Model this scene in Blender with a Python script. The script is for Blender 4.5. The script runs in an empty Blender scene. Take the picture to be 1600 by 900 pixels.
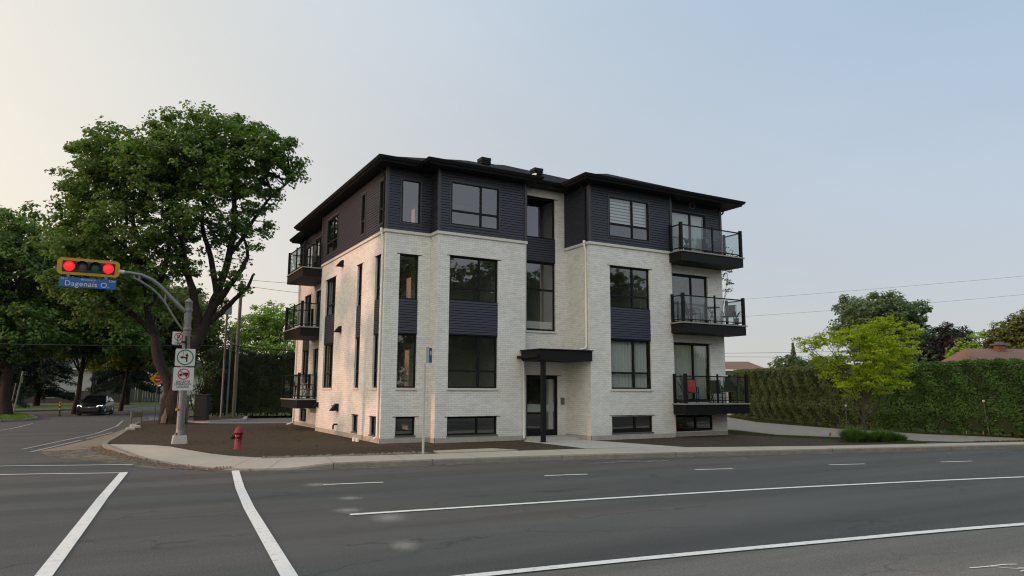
import bpy, math, random
import numpy as np
from mathutils import Vector, Matrix
rad = math.radians
scn = bpy.context.scene
COL = scn.collection

# ------------------------------------------------------------------ camera
YAW, PITCH, ROLL = rad(29.49), rad(8.17), rad(-0.25)
fw0 = Vector((math.sin(YAW), math.cos(YAW), 0)); rt = Vector((math.cos(YAW), -math.sin(YAW), 0)); upv = Vector((0, 0, 1))
F = fw0*math.cos(PITCH) + upv*math.sin(PITCH); U = -fw0*math.sin(PITCH) + upv*math.cos(PITCH)
Xc = rt*math.cos(ROLL) - U*math.sin(ROLL); Yc = rt*math.sin(ROLL) + U*math.cos(ROLL)
cd = bpy.data.cameras.new('camera'); cam = bpy.data.objects.new('camera', cd); COL.objects.link(cam)
cam.matrix_world = Matrix(((Xc.x, Yc.x, -F.x, -8.256), (Xc.y, Yc.y, -F.y, -23.687), (Xc.z, Yc.z, -F.z, 1.82), (0, 0, 0, 1)))
cd.sensor_width = 36; cd.lens = 24.99; cd.clip_end = 3000; cd.clip_start = 0.05
scn.camera = cam

# ------------------------------------------------------------------ sky, sun, exposure
SUN_AZ, SUN_EL = rad(-80), rad(11)          # azimuth clockwise from +Y
w = bpy.data.worlds.new('World'); scn.world = w; w.use_nodes = True
nt = w.node_tree; nt.nodes.clear()
wo = nt.nodes.new('ShaderNodeOutputWorld'); bg = nt.nodes.new('ShaderNodeBackground'); sky = nt.nodes.new('ShaderNodeTexSky')
sky.sky_type = 'NISHITA'; sky.sun_disc = False; sky.sun_elevation = SUN_EL; sky.sun_rotation = SUN_AZ
sky.air_density = 1.0; sky.dust_density = 1.5; sky.ozone_density = 2.0; sky.altitude = 50
# smoky haze over the clear sky: paler low down, bluer overhead, and brighter and warmer towards the low sun
SD = (math.sin(SUN_AZ)*math.cos(SUN_EL), math.cos(SUN_AZ)*math.cos(SUN_EL), math.sin(SUN_EL))
def wn(t, **k):
    n = nt.nodes.new(t)
    for a_, v_ in k.items(): setattr(n, a_, v_)
    return n
tcw = wn('ShaderNodeTexCoord'); nrm = wn('ShaderNodeVectorMath', operation='NORMALIZE'); nt.links.new(tcw.outputs['Generated'], nrm.inputs[0])
sep = wn('ShaderNodeSeparateXYZ'); nt.links.new(nrm.outputs[0], sep.inputs[0])
ele = wn('ShaderNodeMapRange'); ele.inputs[1].default_value = .05; ele.inputs[2].default_value = .6; nt.links.new(sep.outputs[2], ele.inputs[0])
hz = wn('ShaderNodeMix', data_type='RGBA'); nt.links.new(ele.outputs[0], hz.inputs[0]); hz.inputs[6].default_value = (4.05, 4.1, 4.3, 1); hz.inputs[7].default_value = (2.7, 4.0, 5.5, 1)
dt = wn('ShaderNodeVectorMath', operation='DOT_PRODUCT'); nt.links.new(nrm.outputs[0], dt.inputs[0]); dt.inputs[1].default_value = SD
hp = wn('ShaderNodeMapRange'); hp.inputs[1].default_value = -1; hp.inputs[2].default_value = 1; nt.links.new(dt.outputs['Value'], hp.inputs[0])
pw = wn('ShaderNodeMath', operation='POWER'); nt.links.new(hp.outputs[0], pw.inputs[0]); pw.inputs[1].default_value = 2.0
gl_ = wn('ShaderNodeVectorMath', operation='SCALE'); gl_.inputs[0].default_value = (8.0, 5.3, 1.4); nt.links.new(pw.outputs[0], gl_.inputs[3])
wis = wn('ShaderNodeTexNoise'); wis.inputs['Scale'].default_value = 1.6; wis.inputs['Detail'].default_value = 5; wmp = wn('ShaderNodeMapping'); wmp.inputs['Scale'].default_value = (1, 1, 3.2); wmp.inputs['Rotation'].default_value = (.3, .5, 0)
nt.links.new(nrm.outputs[0], wmp.inputs[0]); nt.links.new(wmp.outputs[0], wis.inputs['Vector']); wmr = wn('ShaderNodeMapRange'); wmr.inputs[1].default_value = .3; wmr.inputs[2].default_value = .7; wmr.inputs[3].default_value = .95; wmr.inputs[4].default_value = 1.05; nt.links.new(wis.outputs[0], wmr.inputs[0])
hzs = wn('ShaderNodeVectorMath', operation='SCALE'); nt.links.new(hz.outputs[2], hzs.inputs[0]); nt.links.new(wmr.outputs[0], hzs.inputs[3])
sm_ = wn('ShaderNodeVectorMath', operation='ADD'); nt.links.new(hzs.outputs[0], sm_.inputs[0]); nt.links.new(gl_.outputs[0], sm_.inputs[1])
hazy = wn('ShaderNodeMix', data_type='RGBA'); hazy.inputs[0].default_value = 0.82
# broad bright lobe added in the unseen south-west sky, to lift the front wall
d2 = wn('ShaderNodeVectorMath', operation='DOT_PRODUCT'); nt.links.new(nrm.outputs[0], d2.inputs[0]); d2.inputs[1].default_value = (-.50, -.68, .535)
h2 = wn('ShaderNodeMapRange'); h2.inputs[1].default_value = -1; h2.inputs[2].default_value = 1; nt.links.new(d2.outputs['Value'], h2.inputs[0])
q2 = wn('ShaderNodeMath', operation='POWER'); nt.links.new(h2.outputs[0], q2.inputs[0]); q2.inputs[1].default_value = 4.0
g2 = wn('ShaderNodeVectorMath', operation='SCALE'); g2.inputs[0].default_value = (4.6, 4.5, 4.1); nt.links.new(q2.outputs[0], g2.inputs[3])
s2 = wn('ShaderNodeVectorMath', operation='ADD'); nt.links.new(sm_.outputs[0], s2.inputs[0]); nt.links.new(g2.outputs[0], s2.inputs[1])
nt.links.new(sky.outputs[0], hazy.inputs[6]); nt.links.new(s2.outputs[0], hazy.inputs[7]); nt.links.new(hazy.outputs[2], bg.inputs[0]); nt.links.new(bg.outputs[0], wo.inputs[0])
bg.inputs[1].default_value = 0.135
sl = bpy.data.lights.new('sun', 'SUN'); sl.energy = 1.9; sl.angle = rad(1.4); sl.color = (1.0, 0.50, 0.37)
so = bpy.data.objects.new('sun', sl); COL.objects.link(so)
sd = Vector((math.sin(SUN_AZ)*math.cos(SUN_EL), math.cos(SUN_AZ)*math.cos(SUN_EL), math.sin(SUN_EL)))
so.rotation_euler = sd.to_track_quat('Z', 'Y').to_euler(); so.location = (-60, 10, 30)
vs = scn.view_settings; vs.view_transform = 'Standard'; vs.look = 'None'; vs.exposure = 0.13; vs.gamma = 1
scn.cycles.use_denoising = True; scn.cycles.filter_width = 1.15
scn.cycles.max_bounces = 6; scn.cycles.diffuse_bounces = 3; scn.cycles.glossy_bounces = 3; scn.cycles.transmission_bounces = 4; scn.cycles.transparent_max_bounces = 12
scn.cycles.use_adaptive_sampling = True; scn.cycles.adaptive_threshold = 0.02
scn.cycles.caustics_reflective = False; scn.cycles.caustics_refractive = False

# ------------------------------------------------------------------ helpers
class MB:
    """collects faces, then links them as ONE mesh object"""
    def __init__(s): s.v = []; s.f = []; s.sm = []
    def poly(s, pts, smooth=False):
        n = len(s.v); s.v += [tuple(p) for p in pts]; s.f.append(tuple(range(n, n+len(pts)))); s.sm.append(smooth)
    def mesh(s, vs_, fs, smooth=False):
        n = len(s.v); s.v += [tuple(p) for p in vs_]
        for f in fs: s.f.append(tuple(i+n for i in f)); s.sm.append(smooth)
    def box(s, x0, x1, y0, y1, z0, z1, bev=0):
        if x0 > x1: x0, x1 = x1, x0
        if y0 > y1: y0, y1 = y1, y0
        if z0 > z1: z0, z1 = z1, z0
        v = [(x, y, z) for z in (z0, z1) for x, y in ((x0, y0), (x1, y0), (x1, y1), (x0, y1))]
        s.mesh(v, [(0, 3, 2, 1), (4, 5, 6, 7), (0, 1, 5, 4), (1, 2, 6, 5), (2, 3, 7, 6), (3, 0, 4, 7)])
        return s
    def tube(s, pts, r, n=8, caps=True):
        pts = [Vector(p) for p in pts]; rs = r if isinstance(r, (list, tuple)) else [r]*len(pts)
        rings = []; prev = None
        for i, p in enumerate(pts):
            a = pts[max(i-1, 0)]; b = pts[min(i+1, len(pts)-1)]; d = (b-a)
            d = d.normalized() if d.length > 1e-9 else Vector((0, 0, 1))
            if prev is None:
                q = Vector((0, 0, 1)) if abs(d.z) < .9 else Vector((1, 0, 0)); e1 = d.cross(q).normalized()
            else:
                e1 = (prev - d*prev.dot(d)); e1 = e1.normalized() if e1.length > 1e-6 else d.orthogonal().normalized()
            prev = e1; e2 = d.cross(e1)
            rings.append([p + (e1*math.cos(2*math.pi*k/n) + e2*math.sin(2*math.pi*k/n))*rs[i] for k in range(n)])
        v = [q for rg in rings for q in rg]; f = []
        for i in range(len(rings)-1):
            for k in range(n):
                f.append((i*n+k, i*n+(k+1) % n, (i+1)*n+(k+1) % n, (i+1)*n+k))
        s.mesh(v, f, True)
        if caps: s.poly(rings[0][::-1]); s.poly(rings[-1])
        return s
    def lathe(s, prof, n=20, o=(0, 0, 0), axis='Z'):
        v = []; f = []
        for r, z in prof:
            for k in range(n):
                a = 2*math.pi*k/n; x, y = r*math.cos(a), r*math.sin(a)
                p = (x, y, z) if axis == 'Z' else ((x, z, y) if axis == 'Y' else (z, x, y))
                v.append((p[0]+o[0], p[1]+o[1], p[2]+o[2]))
        for i in range(len(prof)-1):
            for k in range(n): f.append((i*n+k, i*n+(k+1) % n, (i+1)*n+(k+1) % n, (i+1)*n+k))
        s.mesh(v, f, True)
        s.poly(v[:n][::-1]); s.poly(v[-n:])
        return s
    def prism(s, poly, z0, z1):
        """poly of (x,y) extruded z0..z1"""
        a = 0
        for i in range(len(poly)):
            x1, y1 = poly[i]; x2, y2 = poly[(i+1) % len(poly)]; a += x1*y2-x2*y1
        if a < 0: poly = poly[::-1]
        s.poly([(x, y, z1) for x, y in poly]); s.poly([(x, y, z0) for x, y in poly[::-1]])
        for i in range(len(poly)):
            (x1, y1), (x2, y2) = poly[i], poly[(i+1) % len(poly)]
            s.poly([(x1, y1, z0), (x2, y2, z0), (x2, y2, z1), (x1, y1, z1)])
        return s
    def xf(s, M):
        s.v = [tuple(M @ Vector(p)) for p in s.v]; return s
    def build(s, name, mat, parent=None, bevel=0, uv=True, loc=None):
        me = bpy.data.meshes.new(name); me.from_pydata(s.v, [], s.f); me.update()
        if any(s.sm): me.polygons.foreach_set('use_smooth', s.sm)
        if uv: boxuv(me)
        me.materials.append(mat)
        o = bpy.data.objects.new(name, me); COL.objects.link(o)
        if parent is not None: o.parent = parent
        if loc: o.location = loc
        if bevel:
            b = o.modifiers.new('bevel', 'BEVEL'); b.width = bevel; b.segments = 2; b.limit_method = 'ANGLE'; b.angle_limit = rad(40)
        return o
def boxuv(me):
    nl = len(me.loops)
    if nl == 0: return
    li = np.empty(nl, np.int32); me.loops.foreach_get('vertex_index', li)
    co = np.empty(len(me.vertices)*3, np.float32); me.vertices.foreach_get('co', co); co = co.reshape(-1, 3)[li]
    pn = np.empty(len(me.polygons)*3, np.float32); me.polygons.foreach_get('normal', pn); pn = np.abs(pn.reshape(-1, 3))
    lt = np.empty(len(me.polygons), np.int32); me.polygons.foreach_get('loop_total', lt)
    n = np.repeat(pn, lt, 0)
    uv = np.empty((nl, 2), np.float32)
    zz = n[:, 2] > .7; xx = (~zz) & (n[:, 0] > n[:, 1])
    uv[:, 0] = np.where(xx, co[:, 1], co[:, 0]); uv[:, 1] = np.where(zz, co[:, 1], co[:, 2])
    l = me.uv_layers.new(name='UVMap'); l.data.foreach_set('uv', uv.ravel())
def tag(o, label=None, cat=None, group=None, kind=None):
    if label: o['label'] = label
    if cat: o['category'] = cat
    if group: o['group'] = group
    if kind: o['kind'] = kind
    return o
def thing(name, label, cat, loc=(0, 0, 0), rz=0, group=None):
    o = bpy.data.objects.new(name, None); COL.objects.link(o); o.location = loc; o.rotation_euler = (0, 0, rz); o.empty_display_size = .2
    return tag(o, label, cat, group)
def copy_tree(o, parent=None):
    c = o.copy(); COL.objects.link(c); c.parent = parent
    for ch in list(o.children): copy_tree(ch, c)
    return c
def text(name, body, size, mat, parent, loc, rot=(rad(90), 0, 0), ext=.002, sx=1, align='CENTER', off=0, sp=1.0):
    cu = bpy.data.curves.new(name, 'FONT'); cu.space_character = sp; cu.body = body; cu.size = size; cu.align_x = align; cu.align_y = 'CENTER'; cu.extrude = ext; cu.offset = off
    cu.materials.append(mat); tmp = bpy.data.objects.new(name, cu); me = bpy.data.meshes.new_from_object(tmp); bpy.data.objects.remove(tmp); me.name = name
    if not me.materials: me.materials.append(mat)
    o = bpy.data.objects.new(name, me); COL.objects.link(o); o.parent = parent; o.location = loc; o.rotation_euler = rot; o.scale = (sx, 1, 1)
    return o

# ------------------------------------------------------------------ materials
def mat(name, col, rough=.7, metal=0, spec=None, n1=None, n2=None, bump=None, var=None, coord='Object', emit=None, sub=None):
    """n1=(scale, amount, colour2) colour noise; bump=(scale, strength, distance)"""
    m = bpy.data.materials.new(name); m.use_nodes = True; nt = m.node_tree; N = nt.nodes; L = nt.links
    b = N['Principled BSDF']; b.inputs['Base Color'].default_value = (*col, 1); b.inputs['Roughness'].default_value = rough; b.inputs['Metallic'].default_value = metal
    if spec is not None: b.inputs['Specular IOR Level'].default_value = spec
    tc = N.new('ShaderNodeTexCoord')
    last = None
    for k, n in enumerate([q for q in (n1, n2) if q]):
        tx = N.new('ShaderNodeTexNoise'); tx.inputs['Scale'].default_value = n[0]; tx.inputs['Detail'].default_value = 6; tx.inputs['Roughness'].default_value = .6
        mp = N.new('ShaderNodeMapping'); L.new(tc.outputs[coord], mp.inputs[0]); L.new(mp.outputs[0], tx.inputs['Vector'])
        if len(n) > 3: mp.inputs['Scale'].default_value = n[3]
        cr = N.new('ShaderNodeMapRange'); cr.inputs[1].default_value = .5-.18; cr.inputs[2].default_value = .5+.18; cr.inputs[3].default_value = 0; cr.inputs[4].default_value = n[1]
        L.new(tx.outputs[0], cr.inputs[0])
        mx = N.new('ShaderNodeMix'); mx.data_type = 'RGBA'; L.new(cr.outputs[0], mx.inputs[0])
        if last is None: mx.inputs[6].default_value = (*col, 1)
        else: L.new(last, mx.inputs[6])
        mx.inputs[7].default_value = (*n[2], 1); last = mx.outputs[2]
    if last is not None: L.new(last, b.inputs['Base Color'])
    if bump:
        tx = N.new('ShaderNodeTexNoise'); tx.inputs['Scale'].default_value = bump[0]; tx.inputs['Detail'].default_value = 5
        L.new(tc.outputs[coord], tx.inputs['Vector']); bp = N.new('ShaderNodeBump'); bp.inputs['Strength'].default_value = bump[1]; bp.inputs['Distance'].default_value = bump[2]
        L.new(tx.outputs[0], bp.inputs['Height']); L.new(bp.outputs[0], b.inputs['Normal'])
    if emit: b.inputs['Emission Color'].default_value = (*emit[0], 1); b.inputs['Emission Strength'].default_value = emit[1]
    return m
def node(nt, t, **kw):
    n = nt.nodes.new(t)
    for k, v in kw.items(): setattr(n, k, v)
    return n
def brick_mat():
    m = bpy.data.materials.new('painted_brick'); m.use_nodes = True; nt = m.node_tree; N = nt.nodes; L = nt.links; b = N['Principled BSDF']; b.inputs['Roughness'].default_value = .75
    uv = N.new('ShaderNodeUVMap'); uv.uv_map = 'UVMap'
    br = N.new('ShaderNodeTexBrick'); br.offset = .5; br.inputs['Scale'].default_value = 1; br.inputs['Brick Width'].default_value = .215; br.inputs['Row Height'].default_value = .0735
    br.inputs['Mortar Size'].default_value = .0055; br.inputs['Mortar Smooth'].default_value = .4; br.inputs['Bias'].default_value = -.2
    br.inputs['Color1'].default_value = (.75, .76, .75, 1); br.inputs['Color2'].default_value = (.60, .605, .585, 1); br.inputs['Mortar'].default_value = (.36, .36, .345, 1)
    # slightly wavy courses
    nz = N.new('ShaderNodeTexNoise'); nz.inputs['Scale'].default_value = 7; nz.inputs['Detail'].default_value = 3
    L.new(uv.outputs[0], nz.inputs['Vector'])
    sc = node(nt, 'ShaderNodeVectorMath', operation='SCALE'); sc.inputs[3].default_value = .012; L.new(nz.outputs['Color'], sc.inputs[0])
    ad = node(nt, 'ShaderNodeVectorMath', operation='ADD'); L.new(uv.outputs[0], ad.inputs[0]); L.new(sc.outputs[0], ad.inputs[1]); L.new(ad.outputs[0], br.inputs['Vector'])
    st = N.new('ShaderNodeTexNoise'); st.inputs['Scale'].default_value = 2.2; st.inputs['Detail'].default_value = 8; st.inputs['Roughness'].default_value = .65
    mp = N.new('ShaderNodeMapping'); mp.inputs['Scale'].default_value = (1, 3, 1); L.new(uv.outputs[0], mp.inputs[0]); L.new(mp.outputs[0], st.inputs['Vector'])
    rg = N.new('ShaderNodeMapRange'); rg.inputs[1].default_value = .35; rg.inputs[2].default_value = .68; rg.inputs[3].default_value = 0; rg.inputs[4].default_value = .55; L.new(st.outputs[0], rg.inputs[0])
    mx = N.new('ShaderNodeMix'); mx.data_type = 'RGBA'; L.new(rg.outputs[0], mx.inputs[0]); L.new(br.outputs['Color'], mx.inputs[6]); mx.inputs[7].default_value = (.80, .805, .79, 1)
    # soiling: splash dirt above the ground and broad blotches
    sx = N.new('ShaderNodeSeparateXYZ'); L.new(uv.outputs[0], sx.inputs[0]); nd = N.new('ShaderNodeTexNoise'); nd.inputs['Scale'].default_value = 1.1; nd.inputs['Detail'].default_value = 9; nd.inputs['Roughness'].default_value = .7; L.new(uv.outputs[0], nd.inputs['Vector'])
    hgt = node(nt, 'ShaderNodeMapRange'); hgt.inputs[1].default_value = .15; hgt.inputs[2].default_value = .9; hgt.inputs[3].default_value = .34; hgt.inputs[4].default_value = 0; L.new(sx.outputs[1], hgt.inputs[0])
    nr = node(nt, 'ShaderNodeMapRange'); nr.inputs[1].default_value = .42; nr.inputs[2].default_value = .68; nr.inputs[3].default_value = 0; nr.inputs[4].default_value = .24; L.new(nd.outputs[0], nr.inputs[0])
    sa = node(nt, 'ShaderNodeMath', operation='MULTIPLY_ADD'); L.new(hgt.outputs[0], sa.inputs[0]); L.new(nd.outputs[0], sa.inputs[1]); L.new(nr.outputs[0], sa.inputs[2])
    md = N.new('ShaderNodeMix'); md.data_type = 'RGBA'; L.new(sa.outputs[0], md.inputs[0]); L.new(mx.outputs[2], md.inputs[6]); md.inputs[7].default_value = (.43, .43, .41, 1)
    L.new(md.outputs[2], b.inputs['Base Color'])
    bp = N.new('ShaderNodeBump'); bp.inputs['Strength'].default_value = .6; bp.inputs['Distance'].default_value = .006; bp.invert = True
    n2 = N.new('ShaderNodeTexNoise'); n2.inputs['Scale'].default_value = 40; L.new(uv.outputs[0], n2.inputs['Vector'])
    sm = node(nt, 'ShaderNodeMath', operation='MULTIPLY_ADD'); L.new(n2.outputs[0], sm.inputs[0]); sm.inputs[1].default_value = .35; L.new(br.outputs['Fac'], sm.inputs[2])
    L.new(sm.outputs[0], bp.inputs['Height']); L.new(bp.outputs[0], b.inputs['Normal'])
    return m
def glass_mat(name, tint=(.78, .82, .82), rough=.01, base=.15):
    m = bpy.data.materials.new(name); m.use_nodes = True; nt = m.node_tree; N = nt.nodes; L = nt.links; N.remove(N['Principled BSDF']); out = N['Material Output']
    tr = N.new('ShaderNodeBsdfTransparent'); tr.inputs[0].default_value = (*tint, 1); gl = N.new('ShaderNodeBsdfGlossy'); gl.inputs['Roughness'].default_value = rough; gl.inputs[0].default_value = (.95, .96, 1, 1)
    lw = N.new('ShaderNodeLayerWeight'); lw.inputs[0].default_value = .5
    p5 = node(nt, 'ShaderNodeMath', operation='POWER'); p5.inputs[1].default_value = 4.5; L.new(lw.outputs['Facing'], p5.inputs[0])
    ma = node(nt, 'ShaderNodeMath', operation='MULTIPLY_ADD'); ma.inputs[1].default_value = .9; ma.inputs[2].default_value = base; L.new(p5.outputs[0], ma.inputs[0]); ma.use_clamp = True
    nz = N.new('ShaderNodeTexNoise'); nz.inputs['Scale'].default_value = .9; tc = N.new('ShaderNodeTexCoord'); L.new(tc.outputs['Object'], nz.inputs['Vector'])
    bp = N.new('ShaderNodeBump'); bp.inputs['Strength'].default_value = .12; bp.inputs['Distance'].default_value = .02; L.new(nz.outputs[0], bp.inputs['Height']); L.new(bp.outputs[0], gl.inputs['Normal'])
    mx = N.new('ShaderNodeMixShader'); L.new(ma.outputs[0], mx.inputs[0]); L.new(tr.outputs[0], mx.inputs[1]); L.new(gl.outputs[0], mx.inputs[2]); L.new(mx.outputs[0], out.inputs[0])
    return m
def leaf_mat(name, c1, c2, c3=None, transl=.35):
    m = bpy.data.materials.new(name); m.use_nodes = True; nt = m.node_tree; N = nt.nodes; L = nt.links; b = N['Principled BSDF']; out = N['Material Output']
    b.inputs['Roughness'].default_value = .55; b.inputs['Specular IOR Level'].default_value = .25
    at = N.new('ShaderNodeAttribute'); at.attribute_name = 'shade'; at.attribute_type = 'GEOMETRY'
    cr = N.new('ShaderNodeValToRGB'); cr.color_ramp.elements[0].color = (*c1, 1); cr.color_ramp.elements[1].color = (*c2, 1)
    if c3: e = cr.color_ramp.elements.new(.9); e.color = (*c2, 1); cr.color_ramp.elements[-1].color = (*c3, 1)
    L.new(at.outputs['Fac'], cr.inputs[0]); L.new(cr.outputs[0], b.inputs['Base Color'])
    tl = N.new('ShaderNodeBsdfTranslucent'); mul = node(nt, 'ShaderNodeMix', data_type='RGBA', blend_type='MULTIPLY'); mul.inputs[0].default_value = 1; L.new(cr.outputs[0], mul.inputs[6]); mul.inputs[7].default_value = (1.5, 1.6, .7, 1)
    L.new(mul.outputs[2], tl.inputs[0]); mx = N.new('ShaderNodeMixShader'); mx.inputs[0].default_value = transl; L.new(b.outputs[0], mx.inputs[1]); L.new(tl.outputs[0], mx.inputs[2]); L.new(mx.outputs[0], out.inputs[0])
    return m
M = {}
M['brick'] = brick_mat()
M['siding'] = mat('navy_siding', (.024, .026, .042), .5, n1=(3, .5, (.030, .032, .05)))
M['trim'] = mat('dark_trim', (.045, .047, .055), .5)
M['black'] = mat('black_metal', (.008, .008, .010), .55, spec=.22)
M['soffit'] = mat('soffit', (.012, .012, .015), .6, spec=.2)
M['stone'] = mat('stone_band', (0.625, 0.613, 0.575), .8, n1=(6, .6, (0.525, 0.512, 0.475)), bump=(40, .3, .004))
M['found'] = mat('foundation_concrete', (0.378, 0.365, 0.338), .9, n1=(2.5, .7, (0.257, 0.243, 0.223)), n2=(14, .5, (0.459, 0.446, 0.405)), bump=(25, .5, .01))
M['white'] = mat('white_paint', (0.744, 0.720, 0.672), .45)
M['white2'] = mat('aged_white', (.5, .5, .5), .6, n1=(4, .5, (.38, .38, .37)))
M['shingle'] = mat('roof_shingle', (.010, .011, .013), .95, spec=.15, n1=(9, .9, (.022, .023, .026)), n2=(60, .5, (.006, .006, .007)), bump=(50, .8, .02))
M['glass'] = glass_mat('window_glass')
M['glassb'] = glass_mat('balcony_glass', (.86, .89, .885), .01, .035)
M['interior'] = mat('interior_wall', (.66, .66, .63), .9)
M['intdark'] = mat('interior_dark', (.05, .05, .05), .9)
M['curtain'] = mat('curtain', (.6, .62, .63), .9)
M['blind'] = mat('blind', (.62, .64, .66), .8)
M['deck'] = mat('balcony_deck', (.30, .29, .28), .8, n1=(8, .5, (.24, .23, .22)))
def asphalt(name, c, c2, sp=(.21, .21, .21)):
    m = mat(name, c, .88, n1=(.35, .8, c2, (.25, 1.3, 1)), n2=(1.6, .45, tuple(x*.8 for x in c), (.22, 1.5, 1)), bump=(120, .6, .008))
    nt = m.node_tree; N = nt.nodes; L = nt.links; b = N['Principled BSDF']; tc = [n for n in N if n.type == 'TEX_COORD'][0]
    src = b.inputs['Base Color'].links[0].from_socket
    v = N.new('ShaderNodeTexNoise'); v.inputs['Scale'].default_value = 46; v.inputs['Detail'].default_value = 7; v.inputs['Roughness'].default_value = .8; L.new(tc.outputs['Object'], v.inputs['Vector'])
    r = N.new('ShaderNodeMapRange'); r.inputs[1].default_value = .50; r.inputs[2].default_value = .66; r.inputs[4].default_value = .85; L.new(v.outputs[0], r.inputs[0])
    mx = N.new('ShaderNodeMix'); mx.data_type = 'RGBA'; L.new(r.outputs[0], mx.inputs[0]); L.new(src, mx.inputs[6]); mx.inputs[7].default_value = (*sp, 1)
    v2 = N.new('ShaderNodeTexNoise'); v2.inputs['Scale'].default_value = 1.1; v2.inputs['Detail'].default_value = 9; v2.inputs['Roughness'].default_value = .7
    mp = N.new('ShaderNodeMapping'); mp.inputs['Scale'].default_value = (.35, 3.2, 1); mp.inputs['Rotation'].default_value = (0, 0, rad(9)); L.new(tc.outputs['Object'], mp.inputs[0]); L.new(mp.outputs[0], v2.inputs['Vector'])
    r2 = N.new('ShaderNodeMapRange'); r2.inputs[1].default_value = .66; r2.inputs[2].default_value = .74; r2.inputs[4].default_value = .55; L.new(v2.outputs[0], r2.inputs[0])
    mx2 = N.new('ShaderNodeMix'); mx2.data_type = 'RGBA'; L.new(r2.outputs[0], mx2.inputs[0]); L.new(mx.outputs[2], mx2.inputs[6]); mx2.inputs[7].default_value = (c[0]*.5, c[1]*.5, c[2]*.52, 1)
    # wheel tracks and paving lanes along the road, fine cracks
    mp3 = N.new('ShaderNodeMapping'); mp3.inputs['Rotation'].default_value = (0, 0, rad(10)); mp3.inputs['Scale'].default_value = (.035, .85, 1); L.new(tc.outputs['Object'], mp3.inputs[0])
    v3 = N.new('ShaderNodeTexNoise'); v3.inputs['Scale'].default_value = 1; v3.inputs['Detail'].default_value = 5; v3.inputs['Roughness'].default_value = .6; L.new(mp3.outputs[0], v3.inputs['Vector'])
    r3 = N.new('ShaderNodeMapRange'); r3.inputs[1].default_value = .3; r3.inputs[2].default_value = .7; r3.inputs[3].default_value = .66; r3.inputs[4].default_value = 1.22; L.new(v3.outputs[0], r3.inputs[0])
    sc3 = node(nt, 'ShaderNodeVectorMath', operation='SCALE'); L.new(mx2.outputs[2], sc3.inputs[0]); L.new(r3.outputs[0], sc3.inputs[3])
    wv = N.new('ShaderNodeTexNoise'); wv.inputs['Scale'].default_value = 2.5; wv.inputs['Detail'].default_value = 6; L.new(tc.outputs['Object'], wv.inputs['Vector'])
    wa = node(nt, 'ShaderNodeVectorMath', operation='MULTIPLY_ADD'); L.new(wv.outputs['Color'], wa.inputs[0]); wa.inputs[1].default_value = (.35, .35, .0); mp4 = N.new('ShaderNodeMapping'); mp4.inputs['Scale'].default_value = (.22, .55, 1); mp4.inputs['Rotation'].default_value = (0, 0, rad(10)); L.new(tc.outputs['Object'], mp4.inputs[0]); L.new(mp4.outputs[0], wa.inputs[2])
    vo = N.new('ShaderNodeTexVoronoi'); vo.feature = 'DISTANCE_TO_EDGE'; vo.inputs['Scale'].default_value = 1.0; L.new(wa.outputs[0], vo.inputs['Vector'])
    rv = N.new('ShaderNodeMapRange'); rv.inputs[1].default_value = .0; rv.inputs[2].default_value = .017; rv.inputs[3].default_value = 1; rv.inputs[4].default_value = 0; L.new(vo.outputs[0], rv.inputs[0])
    nm = N.new('ShaderNodeTexNoise'); nm.inputs['Scale'].default_value = .45; nm.inputs['Detail'].default_value = 3; L.new(tc.outputs['Object'], nm.inputs['Vector']); rn_ = N.new('ShaderNodeMapRange'); rn_.inputs[1].default_value = .46; rn_.inputs[2].default_value = .56; rn_.inputs[4].default_value = .6; L.new(nm.outputs[0], rn_.inputs[0])
    cm = node(nt, 'ShaderNodeMath', operation='MULTIPLY'); L.new(rv.outputs[0], cm.inputs[0]); L.new(rn_.outputs[0], cm.inputs[1])
    mx4 = N.new('ShaderNodeMix'); mx4.data_type = 'RGBA'; L.new(cm.outputs[0], mx4.inputs[0]); L.new(sc3.outputs[0], mx4.inputs[6]); mx4.inputs[7].default_value = (c[0]*.35, c[1]*.35, c[2]*.36, 1)
    L.new(mx4.outputs[2], b.inputs['Base Color']); return m
M['asphalt'] = asphalt('asphalt', (.051, .054, .055), (.069, .072, .072), (.19, .195, .195))
M['asphalt2'] = asphalt('asphalt_worn_lane', (.122, .120, .113), (.143, .140, .130), (.28, .275, .26))
M['asphalt3'] = asphalt('parking_asphalt', (.13, .137, .145), (.15, .155, .16))
M['soil'] = mat('bare_soil', (0.040, 0.026, 0.013), .98, n1=(.9, .9, (0.056, 0.039, 0.022)), n2=(9, .7, (0.023, 0.015, 0.008)), bump=(14, 1.0, .07))
M['gravel'] = mat('gravel', (0.374, 0.352, 0.316), .97, n1=(3, .8, (0.475, 0.446, 0.402)), n2=(70, .9, (0.144, 0.129, 0.115)), bump=(60, 1, .03))
M['dirt'] = mat('sandy_dirt', (.21, .175, .135), .97, n1=(1.2, .9, (.15, .13, .11), (1, .35, 1)), n2=(7, .7, (.26, .22, .17)), bump=(40, .8, .02))
M['sidewalk'] = mat('sidewalk_concrete', (.40, .365, .32), .9, n1=(1.1, .8, (.33, .30, .26)), n2=(18, .4, (.47, .44, .39)), bump=(60, .4, .006))
M['kerb'] = mat('kerb_concrete', (.22, .205, .18), .92, n1=(3, .9, (.12, .11, .095)), n2=(30, .6, (.32, .30, .27)), bump=(35, .8, .015))
M['slab'] = mat('new_concrete', (.42, .41, .39), .85, n1=(2, .5, (.36, .355, .34)), bump=(50, .2, .004))
M['slab2'] = mat('yellowish_concrete', (.40, .36, .27), .9, n1=(2, .6, (.33, .3, .23)))
M['grass'] = mat('lawn_base', (0.069, 0.115, 0.030), .95, n1=(2, .8, (0.092, 0.136, 0.039)), n2=(30, .6, (0.046, 0.076, 0.023)), bump=(60, 1, .03))
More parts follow.
